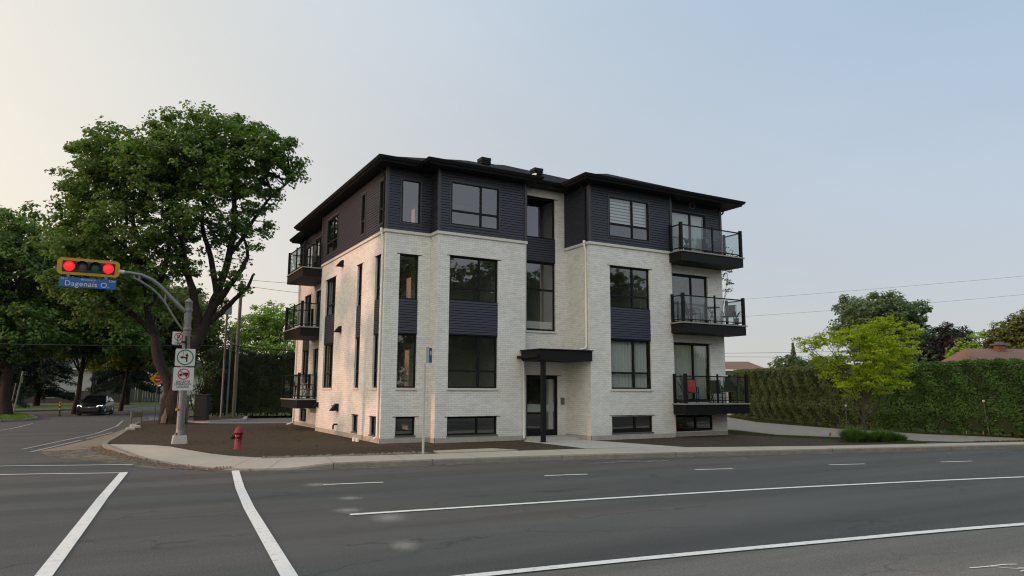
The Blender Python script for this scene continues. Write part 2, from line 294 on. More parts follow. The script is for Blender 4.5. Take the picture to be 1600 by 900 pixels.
M['drygrass'] = mat('dry_verge', (.050, .055, .024), .97, n1=(2, .8, (.068, .062, .036)), n2=(20, .6, (.035, .038, .018)), bump=(60, 1, .03))
M['paint'] = None
def paint_mat():
    m = mat('road_paint', (.80, .81, .80), .7, n1=(3, .4, (.66, .67, .67)), n2=(45, .35, (.48, .49, .49)))
    nt = m.node_tree; N = nt.nodes; L = nt.links; b = N['Principled BSDF']; tc = [n for n in N if n.type == 'TEX_COORD'][0]
    v = N.new('ShaderNodeTexNoise'); v.inputs['Scale'].default_value = 8; v.inputs['Detail'].default_value = 12; v.inputs['Roughness'].default_value = .85; L.new(tc.outputs['Object'], v.inputs['Vector'])
    r = N.new('ShaderNodeMapRange'); r.inputs[1].default_value = .54; r.inputs[2].default_value = .66; r.inputs[3].default_value = 1; r.inputs[4].default_value = .22; L.new(v.outputs[0], r.inputs[0]); L.new(r.outputs[0], b.inputs['Alpha'])
    return m
M['paint'] = paint_mat()
M['paintdim'] = mat('dim_road_paint', (.42, .42, .41), .75, n1=(3, .7, (.26, .26, .25)), n2=(20, .4, (.2, .2, .2)))
def worn_mat(name, c, lo, hi, sc=5):
    m = mat(name, c, .8); nt = m.node_tree; N = nt.nodes; L = nt.links; b = N['Principled BSDF']; tc = [n for n in N if n.type == 'TEX_COORD'][0]
    v = N.new('ShaderNodeTexNoise'); v.inputs['Scale'].default_value = sc; v.inputs['Detail'].default_value = 12; v.inputs['Roughness'].default_value = .85; L.new(tc.outputs['Object'], v.inputs['Vector'])
    r = N.new('ShaderNodeMapRange'); r.inputs[1].default_value = lo; r.inputs[2].default_value = hi; L.new(v.outputs[0], r.inputs[0]); L.new(r.outputs[0], b.inputs['Alpha']); return m
M['paintold'] = worn_mat('worn_road_paint', (.30, .31, .31), .42, .62)
def fuzz_mat():
    """spilled glass beads: speckles thinning out from the middle of each patch (UV 0..1)"""
    m = mat('bead_spill', (.5, .5, .48), .8); nt = m.node_tree; N = nt.nodes; L = nt.links; b = N['Principled BSDF']; tc = [n for n in N if n.type == 'TEX_COORD'][0]
    v = N.new('ShaderNodeTexNoise'); v.inputs['Scale'].default_value = 38; v.inputs['Detail'].default_value = 8; v.inputs['Roughness'].default_value = .85; L.new(tc.outputs['Object'], v.inputs['Vector'])
    at = N.new('ShaderNodeAttribute'); at.attribute_name = 'core'
    ma = node(nt, 'ShaderNodeMath', operation='MULTIPLY_ADD'); L.new(at.outputs['Fac'], ma.inputs[0]); ma.inputs[1].default_value = .42; L.new(v.outputs[0], ma.inputs[2])
    r = N.new('ShaderNodeMapRange'); r.inputs[1].default_value = .66; r.inputs[2].default_value = .90; r.inputs[4].default_value = .38; L.new(ma.outputs[0], r.inputs[0]); L.new(r.outputs[0], b.inputs['Alpha']); return m
M['beads'] = fuzz_mat()
M['galv'] = mat('galvanised_steel', (0.181, 0.194, 0.200), .5, .55, n1=(9, .6, (0.133, 0.142, 0.149)))
M['galvd'] = mat('weathered_steel', (0.150, 0.154, 0.158), .55, .5, n1=(9, .6, (0.105, 0.109, 0.112)))
M['wood'] = mat('weathered_wood', (0.160, 0.149, 0.121), .9, n1=(3, .8, (0.100, 0.093, 0.077), (8, 8, .6)))
M['bark'] = mat('bark', (0.027, 0.020, 0.016), .95, n1=(5, .8, (0.014, 0.011, 0.009), (3, 3, .6)), bump=(12, 1, .08))
M['bark2'] = mat('grey_bark', (.07, .062, .05), .95, n1=(6, .7, (.04, .035, .03), (3, 3, .6)), bump=(20, .8, .03))
M['scar'] = mat('bare_wood_scar', (.15, .11, .07), .9, n1=(8, .6, (.17, .115, .07)))
M['red'] = mat('hydrant_red', (.20, .008, .016), .5, n1=(9, .5, (.14, .008, .012)))
M['silver'] = mat('silver', (.5, .5, .5), .35, .8)
M['yellow'] = mat('signal_yellow', (.42, .235, .01), .5)
M['signyel'] = mat('sign_yellow', (.55, .27, .012), .5)
M['signwhite'] = mat('sign_white', (.50, .51, .505), .5)
M['signgreen'] = mat('sign_green', (.006, .12, .075), .5)
M['signred'] = mat('sign_red', (.38, .015, .035), .5)
M['signblue'] = mat('sign_blue', (.006, .085, .34), .45)
M['signblack'] = mat('sign_black', (.012, .012, .012), .6)
M['lred'] = mat('lit_red_lens', (.8, .02, .02), .3, emit=((1, .004, .010), 3.0))
M['ldark'] = mat('dark_amber_lens', (.085, .068, .058), .4)
M['lgreen'] = mat('dark_green_lens', (.006, .085, .055), .4)
M['tyre'] = mat('tyre', (.012, .012, .012), .85)
M['carblack'] = mat('car_black_paint', (.010, .011, .014), .3, spec=.4)
M['carwhite'] = mat('car_white_paint', (.55, .56, .57), .3)
M['carglass'] = mat('car_glass', (.01, .012, .012), .05, spec=.8)
M['chrome'] = mat('chrome', (.45, .46, .47), .2, .9)
M['headlamp'] = mat('headlamp_lit', (.8, .8, .75), .2, emit=((1, .93, .78), 2.5))
M['redcloth'] = mat('red_sling', (.45, .05, .06), .8)
M['greycloth'] = mat('grey_sling', (.075, .085, .09), .8)
M['orangecloth'] = mat('orange_cloth', (.5, .23, .04), .85)
M['pot'] = mat('grey_pot', (.05, .05, .052), .8)
M['rooftile'] = mat('brown_shingle', (.16, .098, .083), .95, n1=(7, .8, (.125, .077, .066)), n2=(40, .5, (.20, .13, .11)), bump=(30, .8, .03))
M['roofgrey'] = mat('grey_shingle', (.11, .115, .12), .95, n1=(7, .8, (.08, .083, .088)))
M['housewhite'] = mat('house_white_siding', (.42, .42, .40), .8)
M['housebeige'] = mat('house_beige', (.5, .44, .33), .8)
M['housebrick'] = mat('house_brown_brick', (.085, .065, .052), .9, n1=(8, .6, (.12, .09, .07)))
M['brickred'] = mat('chimney_brick', (.17, .075, .045), .9, n1=(10, .7, (.12, .055, .04)))
M['awning'] = mat('green_awning', (.012, .075, .055), .7)
M['fence'] = mat('grey_fence_wood', (.075, .08, .075), .9, n1=(2, .7, (.05, .055, .05), (6, 6, .5)))
M['cable'] = mat('cable_black', (.012, .012, .012), .6)
M['pvc'] = mat('white_pvc', (.6, .6, .58), .4)
M['flagy'] = mat('flag_yellow', (.7, .45, .03), .7); M['flago'] = mat('flag_orange', (.75, .12, .05), .7)
M['box'] = mat('cabinet_grey', (.33, .36, .38), .5, .2)
M['cabblack'] = mat('cabinet_black', (.018, .019, .02), .5)
M['leaf_maple'] = leaf_mat('maple_leaves', (0.067, 0.120, 0.032), (0.135, 0.228, 0.061), (0.219, 0.307, 0.086))
M['leaf_dark'] = leaf_mat('dark_leaves', (0.040, 0.077, 0.025), (0.091, 0.154, 0.049), (0.141, 0.211, 0.068))
M['leaf_light'] = leaf_mat('light_leaves', (0.157, 0.256, 0.044), (0.296, 0.426, 0.070), (0.418, 0.546, 0.110))
M['leaf_lime'] = leaf_mat('lime_leaves', (0.193, 0.258, 0.013), (0.463, 0.540, 0.023), (0.721, 0.747, 0.052), .45)
M['leaf_grey'] = leaf_mat('greygreen_leaves', (0.073, 0.126, 0.062), (0.138, 0.211, 0.107), (0.203, 0.294, 0.157))
M['leaf_purple'] = leaf_mat('purple_leaves', (0.023, 0.023, 0.026), (0.044, 0.042, 0.047), None, .2)
M['leaf_olive'] = leaf_mat('olive_leaves', (0.078, 0.104, 0.027), (0.164, 0.191, 0.052), (0.234, 0.229, 0.069))
M['leaf_hedge'] = leaf_mat('cedar_hedge_leaves', (0.043, 0.089, 0.020), (0.091, 0.172, 0.035), (0.146, 0.226, 0.058), .2)
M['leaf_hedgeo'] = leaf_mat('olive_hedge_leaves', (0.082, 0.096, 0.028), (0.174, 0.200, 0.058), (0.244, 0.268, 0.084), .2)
M['leaf_hedged'] = leaf_mat('dark_hedge_leaves', (.012, .024, .008), (.028, .048, .014), None, .15)
M['leaf_spruce'] = leaf_mat('spruce_needles', (.012, .024, .014), (.030, .048, .028), None, .1)
M['leaf_grass'] = leaf_mat('grass_blades', (0.058, 0.121, 0.029), (0.116, 0.207, 0.049), (0.190, 0.275, 0.075), .3)
M['leaf_lawn'] = leaf_mat('lawn_blades', (.050, .060, .018), (.085, .095, .028), (.12, .115, .04), .25)
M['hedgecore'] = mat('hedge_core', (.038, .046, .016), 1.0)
M['litter'] = mat('leaf_litter', (.10, .055, .03), .95, n1=(25, .9, (.2, .16, .12)))
# ------------------------------------------------------------------ setting: ground, roads, pavements
def crom(P, n=6):
    out = []
    for i in range(len(P)-1):
        p0 = P[max(i-1, 0)]; p1 = P[i]; p2 = P[i+1]; p3 = P[min(i+2, len(P)-1)]
        for k in range(n):
            t = k/n; o = []
            for a in range(2):
                o.append(.5*(2*p1[a]+(p2[a]-p0[a])*t+(2*p0[a]-5*p1[a]+4*p2[a]-p3[a])*t*t+(3*p1[a]-p0[a]-3*p2[a]+p3[a])*t**3))
            out.append(tuple(o))
    out.append(tuple(P[-1])); return out
def resample(P, n):
    d = [0]
    for i in range(1, len(P)): d.append(d[-1]+math.dist(P[i], P[i-1]))
    out = []
    for k in range(n):
        t = d[-1]*k/(n-1); i = 1
        while i < len(P)-1 and d[i] < t: i += 1
        a = (t-d[i-1])/max(d[i]-d[i-1], 1e-9); out.append(tuple(P[i-1][q]+(P[i][q]-P[i-1][q])*a for q in range(2)))
    return out
def sheet(name, poly, z, m, kind='structure', label=None):
    a = sum(poly[i][0]*poly[(i+1) % len(poly)][1]-poly[(i+1) % len(poly)][0]*poly[i][1] for i in range(len(poly)))
    if a < 0: poly = poly[::-1]
    b = MB(); b.poly([(x, y, z) for x, y in poly]); o = b.build(name, m); o['kind'] = kind; return o
def strip(name, A, B, zA, zB, m, kind='structure'):
    b = MB()
    for i in range(len(A)-1):
        za0, za1 = (zA, zA) if not callable(zA) else (zA(A[i]), zA(A[i+1])); zb0, zb1 = (zB, zB) if not callable(zB) else (zB(B[i]), zB(B[i+1]))
        b.poly([(*A[i], za0), (*A[i+1], za1), (*B[i+1], zb1), (*B[i], zb0)])
    o = b.build(name, m); o['kind'] = kind; return o
def offset(P, d):
    out = []
    for i in range(len(P)):
        a = P[max(i-1, 0)]; b = P[min(i+1, len(P)-1)]; tx, ty = b[0]-a[0], b[1]-a[1]; l = math.hypot(tx, ty) or 1
        out.append((P[i][0]-ty/l*d, P[i][1]+tx/l*d))
    return out
RZ = -.13
g = MB(); g.poly([(-1500, -1500, -.20), (1500, -1500, -.20), (1500, 1500, -.20), (-1500, 1500, -.20)]); tag(g.build('ground', M['grass']), kind='structure')
sheet('road', [(-120, -21.4), (120, -49), (120, -12), (60, 10), (60, 90), (-60, 90), (-120, 60)], RZ, M['asphalt'])
# worn nearer lane beside the last lane line
sheet('road_near_lane', [(-6.0, -16.72), (-4.6, -16.78), (-2.67, -17.0), (.2, -17.42), (3.78, -18.0), (12, -19.75), (30, -24.2), (60, -32), (60, -36), (20, -27), (-6.0, -22.6)], RZ+.004, M['asphalt2'])
K = crom([(70, -23.2), (40, -15.2), (30, -12.75), (20.2, -10.35), (15.5, -9.3), (11.4, -8.35), (6.67, -7.25), (3.67, -6.6), (.2, -6.12), (-2, -5.85), (-4.2, -5.5), (-5.43, -5.0), (-6.3, -3.8), (-7.0, -1.9), (-7.53, .4), (-7.95, 2.3), (-8.2, 3.7), (-8.15, 5.2), (-7.95, 7), (-7.75, 9), (-7.2, 14.8), (-6.7, 20), (-6.3, 22.3), (-5.4, 23.3), (-4.6, 21.5), (-3.9, 18.9), (-3.2, 17.7), (-1.5, 16.9), (.49, 16.35), (3, 15.9)])
# kerb: face and 15 cm top, dropped at the corner ramp
def sm(a, b, x): t = min(max((x-a)/(b-a), 0), 1); return t*t*(3-2*t)
def rampz(p):
    x, y = p
    if y > 3 or x > 0: return .0
    s = sm(-8.3, -7.2, x)*(1-sm(-4.3, -3.0, x)) if y < 2.5 else 0
    return -.105*s
KI = offset(K, -.16)
i_sw = [i for i, p in enumerate(K) if p[1] < 4.4][-1] if True else 0
i_sw = next(i for i, p in enumerate(K) if p[0] < -8.0 and p[1] > 3.3)
b = MB()
for i in range(len(K)-1):
    p, q = K[i], K[i+1]; P2, Q2 = KI[i], KI[i+1]; zp, zq = rampz(p), rampz(q); c = .025
    Po, Qo = (p[0]*.9+P2[0]*.1, p[1]*.9+P2[1]*.1), (q[0]*.9+Q2[0]*.1, q[1]*.9+Q2[1]*.1)
    b.poly([(*p, RZ-.03), (*p, zp-c), (*q, zq-c), (*q, RZ-.03)]); b.poly([(*p, zp-c), (*Po, zp), (*Qo, zq), (*q, zq-c)]); b.poly([(*Po, zp), (*P2, zp+.002), (*Q2, zq+.002), (*Qo, zq)])
tag(b.build('kerb', M['kerb']), kind='structure')
# gutter stain along the kerb (pale dust on the asphalt)
KG = offset(K, .32)
b = MB()
for i in range(0, i_sw):
    p, q, P2, Q2 = K[i], K[i+1], KG[i], KG[i+1]; b.poly([(*p, RZ+.006), (*P2, RZ+.006), (*Q2, RZ+.006), (*q, RZ+.006)])
tag(b.build('gutter_dust', worn_mat('gutter_dust', (.20, .18, .155), .36, .66, 4)), kind='structure')
kj = MB()
for i in range(8, i_sw-8, 7):
    p = K[i]; q = KI[i]; t_ = Vector((K[i+1][0]-p[0], K[i+1][1]-p[1], 0)).normalized()*.009; n2 = Vector((p[0]-q[0], p[1]-q[1], 0)).normalized()*.004
    a_, c_ = Vector((*p, 0))+n2, Vector((*q, .006)); kj.poly([a_-t_+Vector((0, 0, RZ)), a_+t_+Vector((0, 0, RZ)), a_+t_+Vector((0, 0, .005+rampz(p))), a_-t_+Vector((0, 0, .005+rampz(p)))]); kj.poly([a_-t_+Vector((0, 0, .005+rampz(p))), a_+t_+Vector((0, 0, .005+rampz(p))), c_+t_+Vector((0, 0, rampz(p))), c_-t_+Vector((0, 0, rampz(p)))])
tag(kj.build('kerb_joints', mat('kerb_joint_dirt', (.05, .045, .038), 1)), kind='structure')
# sidewalk
FR = KI[:i_sw+1]
BK = [(70, -22.2), (40, -14.1), (30, -11.7), (21.7, -9.6), (12.58, -7.42), (8.09, -5.85), (6.37, -5.1), (3.28, -4.68), (.29, -4.45), (-3.03, -3.9), (-3.9, -3.75), (-4.61, -3.3), (-5.15, -2.5), (-5.52, -1.6), (-6.0, .2), (-6.45, 2.2), (-7.1, 2.9), (-7.9, 3.55)]
# pair every front point with the back point straight across
def nearest_on(P, q):
    best = None
    for i in range(len(P)-1):
        ax, ay = P[i]; bx, by = P[i+1]; dx, dy = bx-ax, by-ay; t = max(0, min(1, ((q[0]-ax)*dx+(q[1]-ay)*dy)/(dx*dx+dy*dy+1e-9)))
        x, y = ax+dx*t, ay+dy*t; d = (x-q[0])**2+(y-q[1])**2
        if best is None or d < best[0]: best = (d, i+t, x, y)
    return best
def build_sidewalk():
    b = MB(); fr = FR; par = 0; rows = []
    for q in fr:
        d = nearest_on(BK, q); par = max(par, d[1]); i = min(int(par), len(BK)-2); t = par-i
        bx, by = BK[i][0]+(BK[i+1][0]-BK[i][0])*t, BK[i][1]+(BK[i+1][1]-BK[i][1])*t
        row = []
        for s_ in (0, .2, .45, .7, 1): row.append((q[0]+(bx-q[0])*s_, q[1]+(by-q[1])*s_, .002+rampz(q)*(1-sm(0, .8, s_))))
        rows.append(row)
    for i in range(len(rows)-1):
        for k in range(4): b.poly([rows[i][k], rows[i+1][k], rows[i+1][k+1], rows[i][k+1]], True)
    # fill the triangle at the corner tip
    return tag(b.build('sidewalk', M['sidewalk']), kind='structure'), rows
swo, SWR = build_sidewalk()
# joints across the sidewalk
jb = MB()
for i in range(2, len(SWR), 5):
    p, q = SWR[i][0], SWR[i][4]; d = Vector(q)-Vector(p); nn = Vector((-d.y, d.x, 0)).normalized()*.006
    for a, c in zip(SWR[i][:-1], SWR[i][1:]):
        A, C_ = Vector(a), Vector(c); e = Vector((0, 0, .004)); jb.poly([A-nn+e, A+nn+e, C_+nn+e, C_-nn+e])
tag(jb.build('sidewalk_joints', mat('joint_dirt', (.14, .125, .105), 1)), kind='structure')
# the lot: lawn sheet under everything, soil, gravel drive, parking, walkway
LOT = KI[6:]+[(3, 60), (70, 60), (70, -22.6)]
sheet('lot_lawn', [(14.2, -8.2), (21, -9.5), (30, -11.8), (40, -14.3), (75, -23.7), (75, 45), (20, 45), (20, 25.7), (16.1, 25.7), (16.1, 15), (14.2, 10)], -.022, M['drygrass'])
sheet('hedge_verge', [(-5, 27.6), (16, 26.0), (20, 26), (20, 60), (-3, 60)], -.01, M['grass'])
BKs = [p for p in BK if p[0] < 18]
SOIL = [(16.75, -8.45)]+BKs+[(-7.95, 4.0)]+[p for p in KI if p[1] > 4.0]+[(3, 15.2), (14.9, 15.2), (14.95, -1.2), (15.3, -3), (16.2, -5.4), (16.7, -7.4)]
sheet('soil', SOIL, -.006, M['soil'])
sheet('gravel_driveway', [(17.5, 32), (17.4, 1), (16.35, -2.9), (17.4, -5.6), (18.2, -7.5), (19.6, -8.75), (24.5, -10.0), (24.1, -8.4), (22.9, -5.1), (23.4, -.4), (25.4, 6.2), (30, 12.9), (35, 24), (38, 32)], .0, M['gravel'])
sheet('parking_lot', [(-3.9, 19.6), (-3.1, 17.95), (-1.4, 17.15), (.55, 16.6), (3, 16.15), (16, 15.9), (16, 25.6), (.4, 26.2), (-1, 30), (-5.6, 30), (-5.9, 24.3), (-5.2, 23.75)], -.09, M['asphalt3'])
b = MB(); PK = crom([(-3.9, 19.0), (-3.1, 17.85), (-1.4, 17.05), (.5, 16.45), (4, 15.95), (14, 15.7)], 4); PO = offset(PK, .14)
for i in range(len(PK)-1):
    p, q, P2, Q2 = PK[i], PK[i+1], PO[i], PO[i+1]; b.poly([(*p, .03), (*q, .03), (*Q2, .03), (*P2, .03)]); b.poly([(*p, .03), (*p, -.05), (*q, -.05), (*q, .03)]); b.poly([(*P2, .03), (*Q2, .03), (*Q2, -.12), (*P2, -.12)])
tag(b.build('parking_kerb', M['slab']), kind='structure')
isl = [(-4.3, 20.6), (-3.0, 20.0), (-.75, 22.0), (.1, 26.6), (-3.5, 27.3), (-4.6, 24.0)]
b = MB(); b.prism(isl, -.12, .04); tag(b.build('parking_island_kerb', M['slab']), kind='structure')
b = MB(); c = (sum(p[0] for p in isl)/6, sum(p[1] for p in isl)/6); b.poly([(c[0]+(x-c[0])*.9, c[1]+(y-c[1])*.9, .046) for x, y in isl][::-1] if False else [(c[0]+(x-c[0])*.9, c[1]+(y-c[1])*.9, .046) for x, y in isl]); tag(b.build('parking_island_soil', M['soil']), kind='structure')
sheet('walkway', [(5.40, -.25), (7.42, -.25), (7.42, -1.95), (8.35, -5.95), (6.37, -5.12), (5.1, -4.85), (5.0, -2.4), (4.9, -1.3), (5.38, -.66)], .004, M['slab'])
b = MB(); b.box(5.39, 7.43, -1.25, -.24, .0, .10); tag(b.build('door_slab', M['slab']), kind='structure')
b = MB(); b.prism([(.25, -4.42), (.35, -3.75), (2.35, -3.75), (2.75, -4.62)], -.02, .03); tag(b.build('bus_pad', M['slab2']), kind='structure')
# sandy dirt on the side street beside the kerb, debris at the corner
sheet('road_dirt', [(-9.9, 3.2), (-8.25, 3.6), (-8.22, 5.2), (-8.0, 7), (-7.8, 9), (-7.25, 14.8), (-6.75, 20), (-6.75, 23), (-7.1, 18), (-7.75, 13), (-8.55, 8.6)], RZ+.004, M['dirt'])
sheet('corner_dust', [(-9.9, 3.2), (-8.25, 3.5), (-8.0, 2.0), (-7.6, .2), (-7.05, -2), (-6.4, -3.9), (-6.9, -4.1), (-7.7, -2.6), (-8.6, -.8), (-9.6, 1.4)], RZ+.0045, worn_mat('corner_dust', (.19, .165, .13), .38, .6, 3))
# far lawns
def lawn(name, poly, kerb=True):
    sheet(name, poly, -.01, M['grass'])
    if kerb:
        b = MB(); P = poly+[poly[0]]; a = sum(P[i][0]*P[i+1][1]-P[i+1][0]*P[i][1] for i in range(len(poly))); Q = offset(P, -.15 if a > 0 else .15)
        for i in range(len(P)-1):
            b.poly([(*P[i], 0), (*P[i+1], 0), (*Q[i+1], 0), (*Q[i], 0)]); b.poly([(*Q[i], 0), (*Q[i+1], 0), (*Q[i+1], -.15), (*Q[i], -.15)])
        tag(b.build(name+'_kerb', M['kerb']), kind='structure')
BULGE = [(-13.34, 26.8), (-12.4, 27.8), (-11.95, 30.7), (-13.2, 39), (-15.3, 42.6), (-20, 43.5), (-70, 44), (-70, 23), (-20, 24.5), (-15, 25.6)]
lawn('verge_lawn', BULGE)
lawn('far_lawn', [(-70, 46.5), (-15.4, 47.0), (-12.5, 49), (-9.5, 52), (-6, 60), (-2, 66), (1.3, 70), (8, 74), (40, 80), (40, 160), (-70, 160)])
lawn('south_lawn', [(-120, -24.6), (-30, -24.4), (-6, -24.8), (30, -31), (120, -54), (120, -120), (-120, -120)], False)
sheet('south_sidewalk', [(-120, -23.0), (-6, -23.1), (30, -29), (120, -51.5), (120, -54), (30, -31), (-6, -24.8), (-30, -24.4), (-120, -24.6)], -.005, M['sidewalk'])

# ------------------------------------------------------------------ road markings
def line(bm, P, wd, z):
    L_ = offset(P, wd/2); R_ = offset(P, -wd/2)
    for i in range(len(P)-1): bm.poly([(*R_[i], z), (*R_[i+1], z), (*L_[i+1], z), (*L_[i], z)])
MZ = RZ+.012
def mark(name, segs, m='paint'):
    b = MB()
    for P, wd in segs: line(b, P, wd, MZ)
    return tag(b.build(name, M[m]), kind='structure')
mark('lane_line', [(crom([(-4.78, -12.42), (-2.04, -12.73), (1.96, -13.22), (5.1, -13.72), (10.46, -14.82), (20, -17.2), (40, -22.6)]), .13)])
mark('lane_line_near', [(crom([(-6.2, -16.52), (-4.59, -16.67), (-2.67, -16.90), (.2, -17.31), (3.78, -17.9), (12, -19.6), (30, -24)]), .15)])
mark('crosswalk_line', [([(-7.73, -4.37), (-7.95, -6.6), (-8.15, -8.6), (-8.36, -11), (-8.67, -14.48), (-9.2, -20)], .17)])
mark('crosswalk_line', [([(-5.40, -5.20), (-5.62, -7.0), (-5.80, -8.5), (-6.05, -11), (-6.43, -15.7), (-6.75, -19.6)], .17)])
mark('stop_line', [([(-22, 1.4), (-10.4, -1.5), (-7.5, -2.55)], .10)]); mark('stop_line', [([(-22, -1.2), (-10.2, -3.62), (-7.8, -4.48)], .10)])
ds = [((-4.22, -8.70), (-3.0, -8.90)), ((.65, -9.49), (1.71, -9.69)), ((4.65, -10.15), (5.67, -10.42)), ((8.71, -10.94), (9.8, -11.22)), ((12.22, -11.88), (13.32, -12.13)), ((16.0, -12.85), (17.1, -13.1))]
mark('lane_dashes', [([a, c], .10) for a, c in ds])
mark('side_street_line', [([(-10.42, 4.2), (-9.95, 6.2), (-8.46, 12.35), (-7.6, 19), (-7.2, 26)], .11)], 'paintdim'); mark('side_street_line', [([(-10.1, 2.9), (-9.62, 5.0), (-8.9, 8.2)], .11), ([(-8.75, 8.9), (-7.86, 13.09)], .10)], 'paintdim')
mark('side_street_line_far', [([(-16, 12), (-12.33, 16.84), (-11.9, 19.8), (-11.6, 24)], .10)], 'paintdim')
mark('worn_arrow', [([(3.0, -7.75), (4.2, -7.75), (7.0, -8.25), (8.2, -8.6)], .12), ([(4.3, -7.6), (5.3, -8.15)], .3)], 'paintold'); mark('worn_arrow', [([(14.6, -10.3), (15.4, -10.45)], .12), ([(16.4, -10.9), (20, -11.8)], .1)], 'paintold')
mark('survey_mark', [([(.27, -19.00), (.48, -19.05), (.62, -19.07), (.80, -19.10), (.93, -19.16)], .028), ([(.55, -19.08), (.66, -19.22), (.78, -19.33)], .016), ([(.60, -19.35), (.78, -19.34), (.98, -19.42)], .022), ([(.78, -19.24), (.86, -19.36)], .02)])
mark('parking_line', [([(1.6, 17.0), (1.5, 18.4), (.6, 24.6)], .12), ([(-3.9, 21.1), (-1.0, 21.9)], .1)])
def spill(x, y, rx, ry, rot):
    nr, na = 8, 24; v = [(x, y, MZ+.004)]; c = [1.0]; f = []
    for i in range(1, nr+1):
        for k in range(na):
            a = 2*math.pi*k/na; px, py = rx*i/nr*math.cos(a), ry*i/nr*math.sin(a)
            v.append((x+px*math.cos(rot)-py*math.sin(rot), y+px*math.sin(rot)+py*math.cos(rot), MZ+.004)); c.append(1-i/nr)
    for k in range(na): f.append((0, 1+k, 1+(k+1) % na))
    for i in range(nr-1):
        for k in range(na): f.append((1+i*na+k, 1+(i+1)*na+k, 1+(i+1)*na+(k+1) % na, 1+i*na+(k+1) % na))
    bm = MB(); bm.mesh(v, f); o = bm.build('bead_spill', M['beads']); at = o.data.attributes.new('core', 'FLOAT', 'POINT'); at.data.foreach_set('value', c); tag(o, kind='structure')
for a in [(-4.35, -13.0, .5, .75, -.3), (-4.85, -14.95, .36, .6, -.3), (-4.7, -12.05, .42, .5, -.2), (-4.35, -8.7, .5, .6, -.1), (-4.3, -10.8, .4, .45, -.1)]: spill(*a)
# small stones along the back of the sidewalk, clods on the soil, debris at the corner
rng = np.random.default_rng(5)
def rocks(name, pts, sizes, m, label, cat):
    V = []; Fc = []
    base = np.array([(1, 0, 0), (-1, 0, 0), (0, 1, 0), (0, -1, 0), (0, 0, 1), (0, 0, -.4)], float); tri = [(0, 2, 4), (2, 1, 4), (1, 3, 4), (3, 0, 4), (2, 0, 5), (1, 2, 5), (3, 1, 5), (0, 3, 5)]
    for (x, y, z), s_ in zip(pts, sizes):
        q = base*(.6+.8*rng.random((6, 3)))*s_; a = rng.random()*6.28; c_, s2 = math.cos(a), math.sin(a); n = len(V)
        V += [(x+p[0]*c_-p[1]*s2, y+p[0]*s2+p[1]*c_, z+p[2]*.7) for p in q]; Fc += [tuple(i+n for i in t) for t in tri]
    bm = MB(); bm.mesh(V, Fc); return tag(bm.build(name, m), label, cat, kind='stuff')
p1 = [(-4.5+rng.random()*4.6, 0, 0) for _ in range(900)]; p1 = [(x, -3.72-(x+4.5)*.11+abs(rng.normal())*.22, .0) for x, _, _ in p1]
rocks('stones', p1, np.abs(rng.normal(0, .018, 900))+.012, mat('pale_stone', (.24, .22, .18), .95, n1=(5, .9, (.13, .115, .095))), 'small pale stones strewn along the back of the sidewalk', 'stones')
p2 = []
def inpoly(P, x, y):
    c = False
    for i in range(len(P)):
        (x1, y1), (x2, y2) = P[i], P[(i+1) % len(P)]
        if (y1 > y) != (y2 > y) and x < (x2-x1)*(y-y1)/(y2-y1)+x1: c = not c
    return c
SOIL_IN = SOIL
while len(p2) < 2600:
    x, y = rng.uniform(-7.8, 16), rng.uniform(-7, 17)
    if inpoly(SOIL_IN, x, y) and not (-.1 < x < 14.8 and y > -.4 and not (y < -.7 and x > 7)) and not (4.7 < x < 8.5 and y > -6.2) and not (x > 7.4 and y > -1.9): p2.append((x, y, 0))
rocks('soil_clods', p2, np.abs(rng.normal(0, .014, 2600))+.008, mat('dry_clod', (.062, .045, .031), .98), 'dark clods on the bare soil around the building', 'clods')
p3 = []
for _ in range(700):
    i = rng.integers(next(i for i, p in enumerate(K) if p[0] < -5.6), i_sw+4); o_ = abs(rng.normal())*.14+.02; q = K[i]; q2 = KG[i]; p3.append((q[0]+(q2[0]-q[0])*o_/.32+rng.normal()*.1, q[1]+(q2[1]-q[1])*o_/.32+rng.normal()*.1, RZ+.01))
rocks('leaf_litter', p3, np.abs(rng.normal(0, .022, 700))+.015, M['litter'], 'brown leaf litter and grit against the corner kerb', 'litter')
# ------------------------------------------------------------------ the apartment building (origin at its near left corner)
class Fr:
    """wall frame: s along the wall, z up, d outwards"""
    def __init__(s, ox, oy, tx, ty): s.o = (ox, oy); s.t = (tx, ty); s.n = (ty, -tx)
    def P(s, a, z, d=0): return (s.o[0]+s.t[0]*a+s.n[0]*d, s.o[1]+s.t[1]*a+s.n[1]*d, z)
    def box(s, b, s0, s1, z0, z1, d0, d1):
        p = s.P(s0, z0, d0); q = s.P(s1, z1, d1); b.box(p[0], q[0], p[1], q[1], z0, z1)
    def quad(s, b, s0, s1, z0, z1, d=0): b.poly([s.P(s0, z0, d), s.P(s1, z0, d), s.P(s1, z1, d), s.P(s0, z1, d)])
FA = Fr(0, 0, 1, 0)                    # left part of the front, y=0
FBC = Fr(1.73, 0, 0, -1)               # return, faces -x
FB = Fr(1.73, -.64, 1, 0)              # front bay
FD = Fr(5.37, -.64, 0, 1)              # return, faces +x
FE = Fr(5.37, -.23, 1, 0)              # entrance bay
FEF = Fr(7.45, -.23, 0, -1)            # return, faces -x
FR_ = Fr(7.45, -1.92, 1, 0)            # right block
FG = Fr(11.55, -1.92, 0, 1)
FK = Fr(11.55, -1.6, 1, 0)             # balcony recess on the right
FX = Fr(14.72, -1.6, 0, 1)             # right side
FZ = Fr(14.72, 15.06, -1, 0)           # back
FP = Fr(.49, 15.06, 0, -1)             # left recess, faces -x (s runs towards the street)
FPR = Fr(.49, 8.65, -1, 0)             # return, faces +y
FS = Fr(0, 8.65, 0, -1)                # left side: s = 8.65 - y
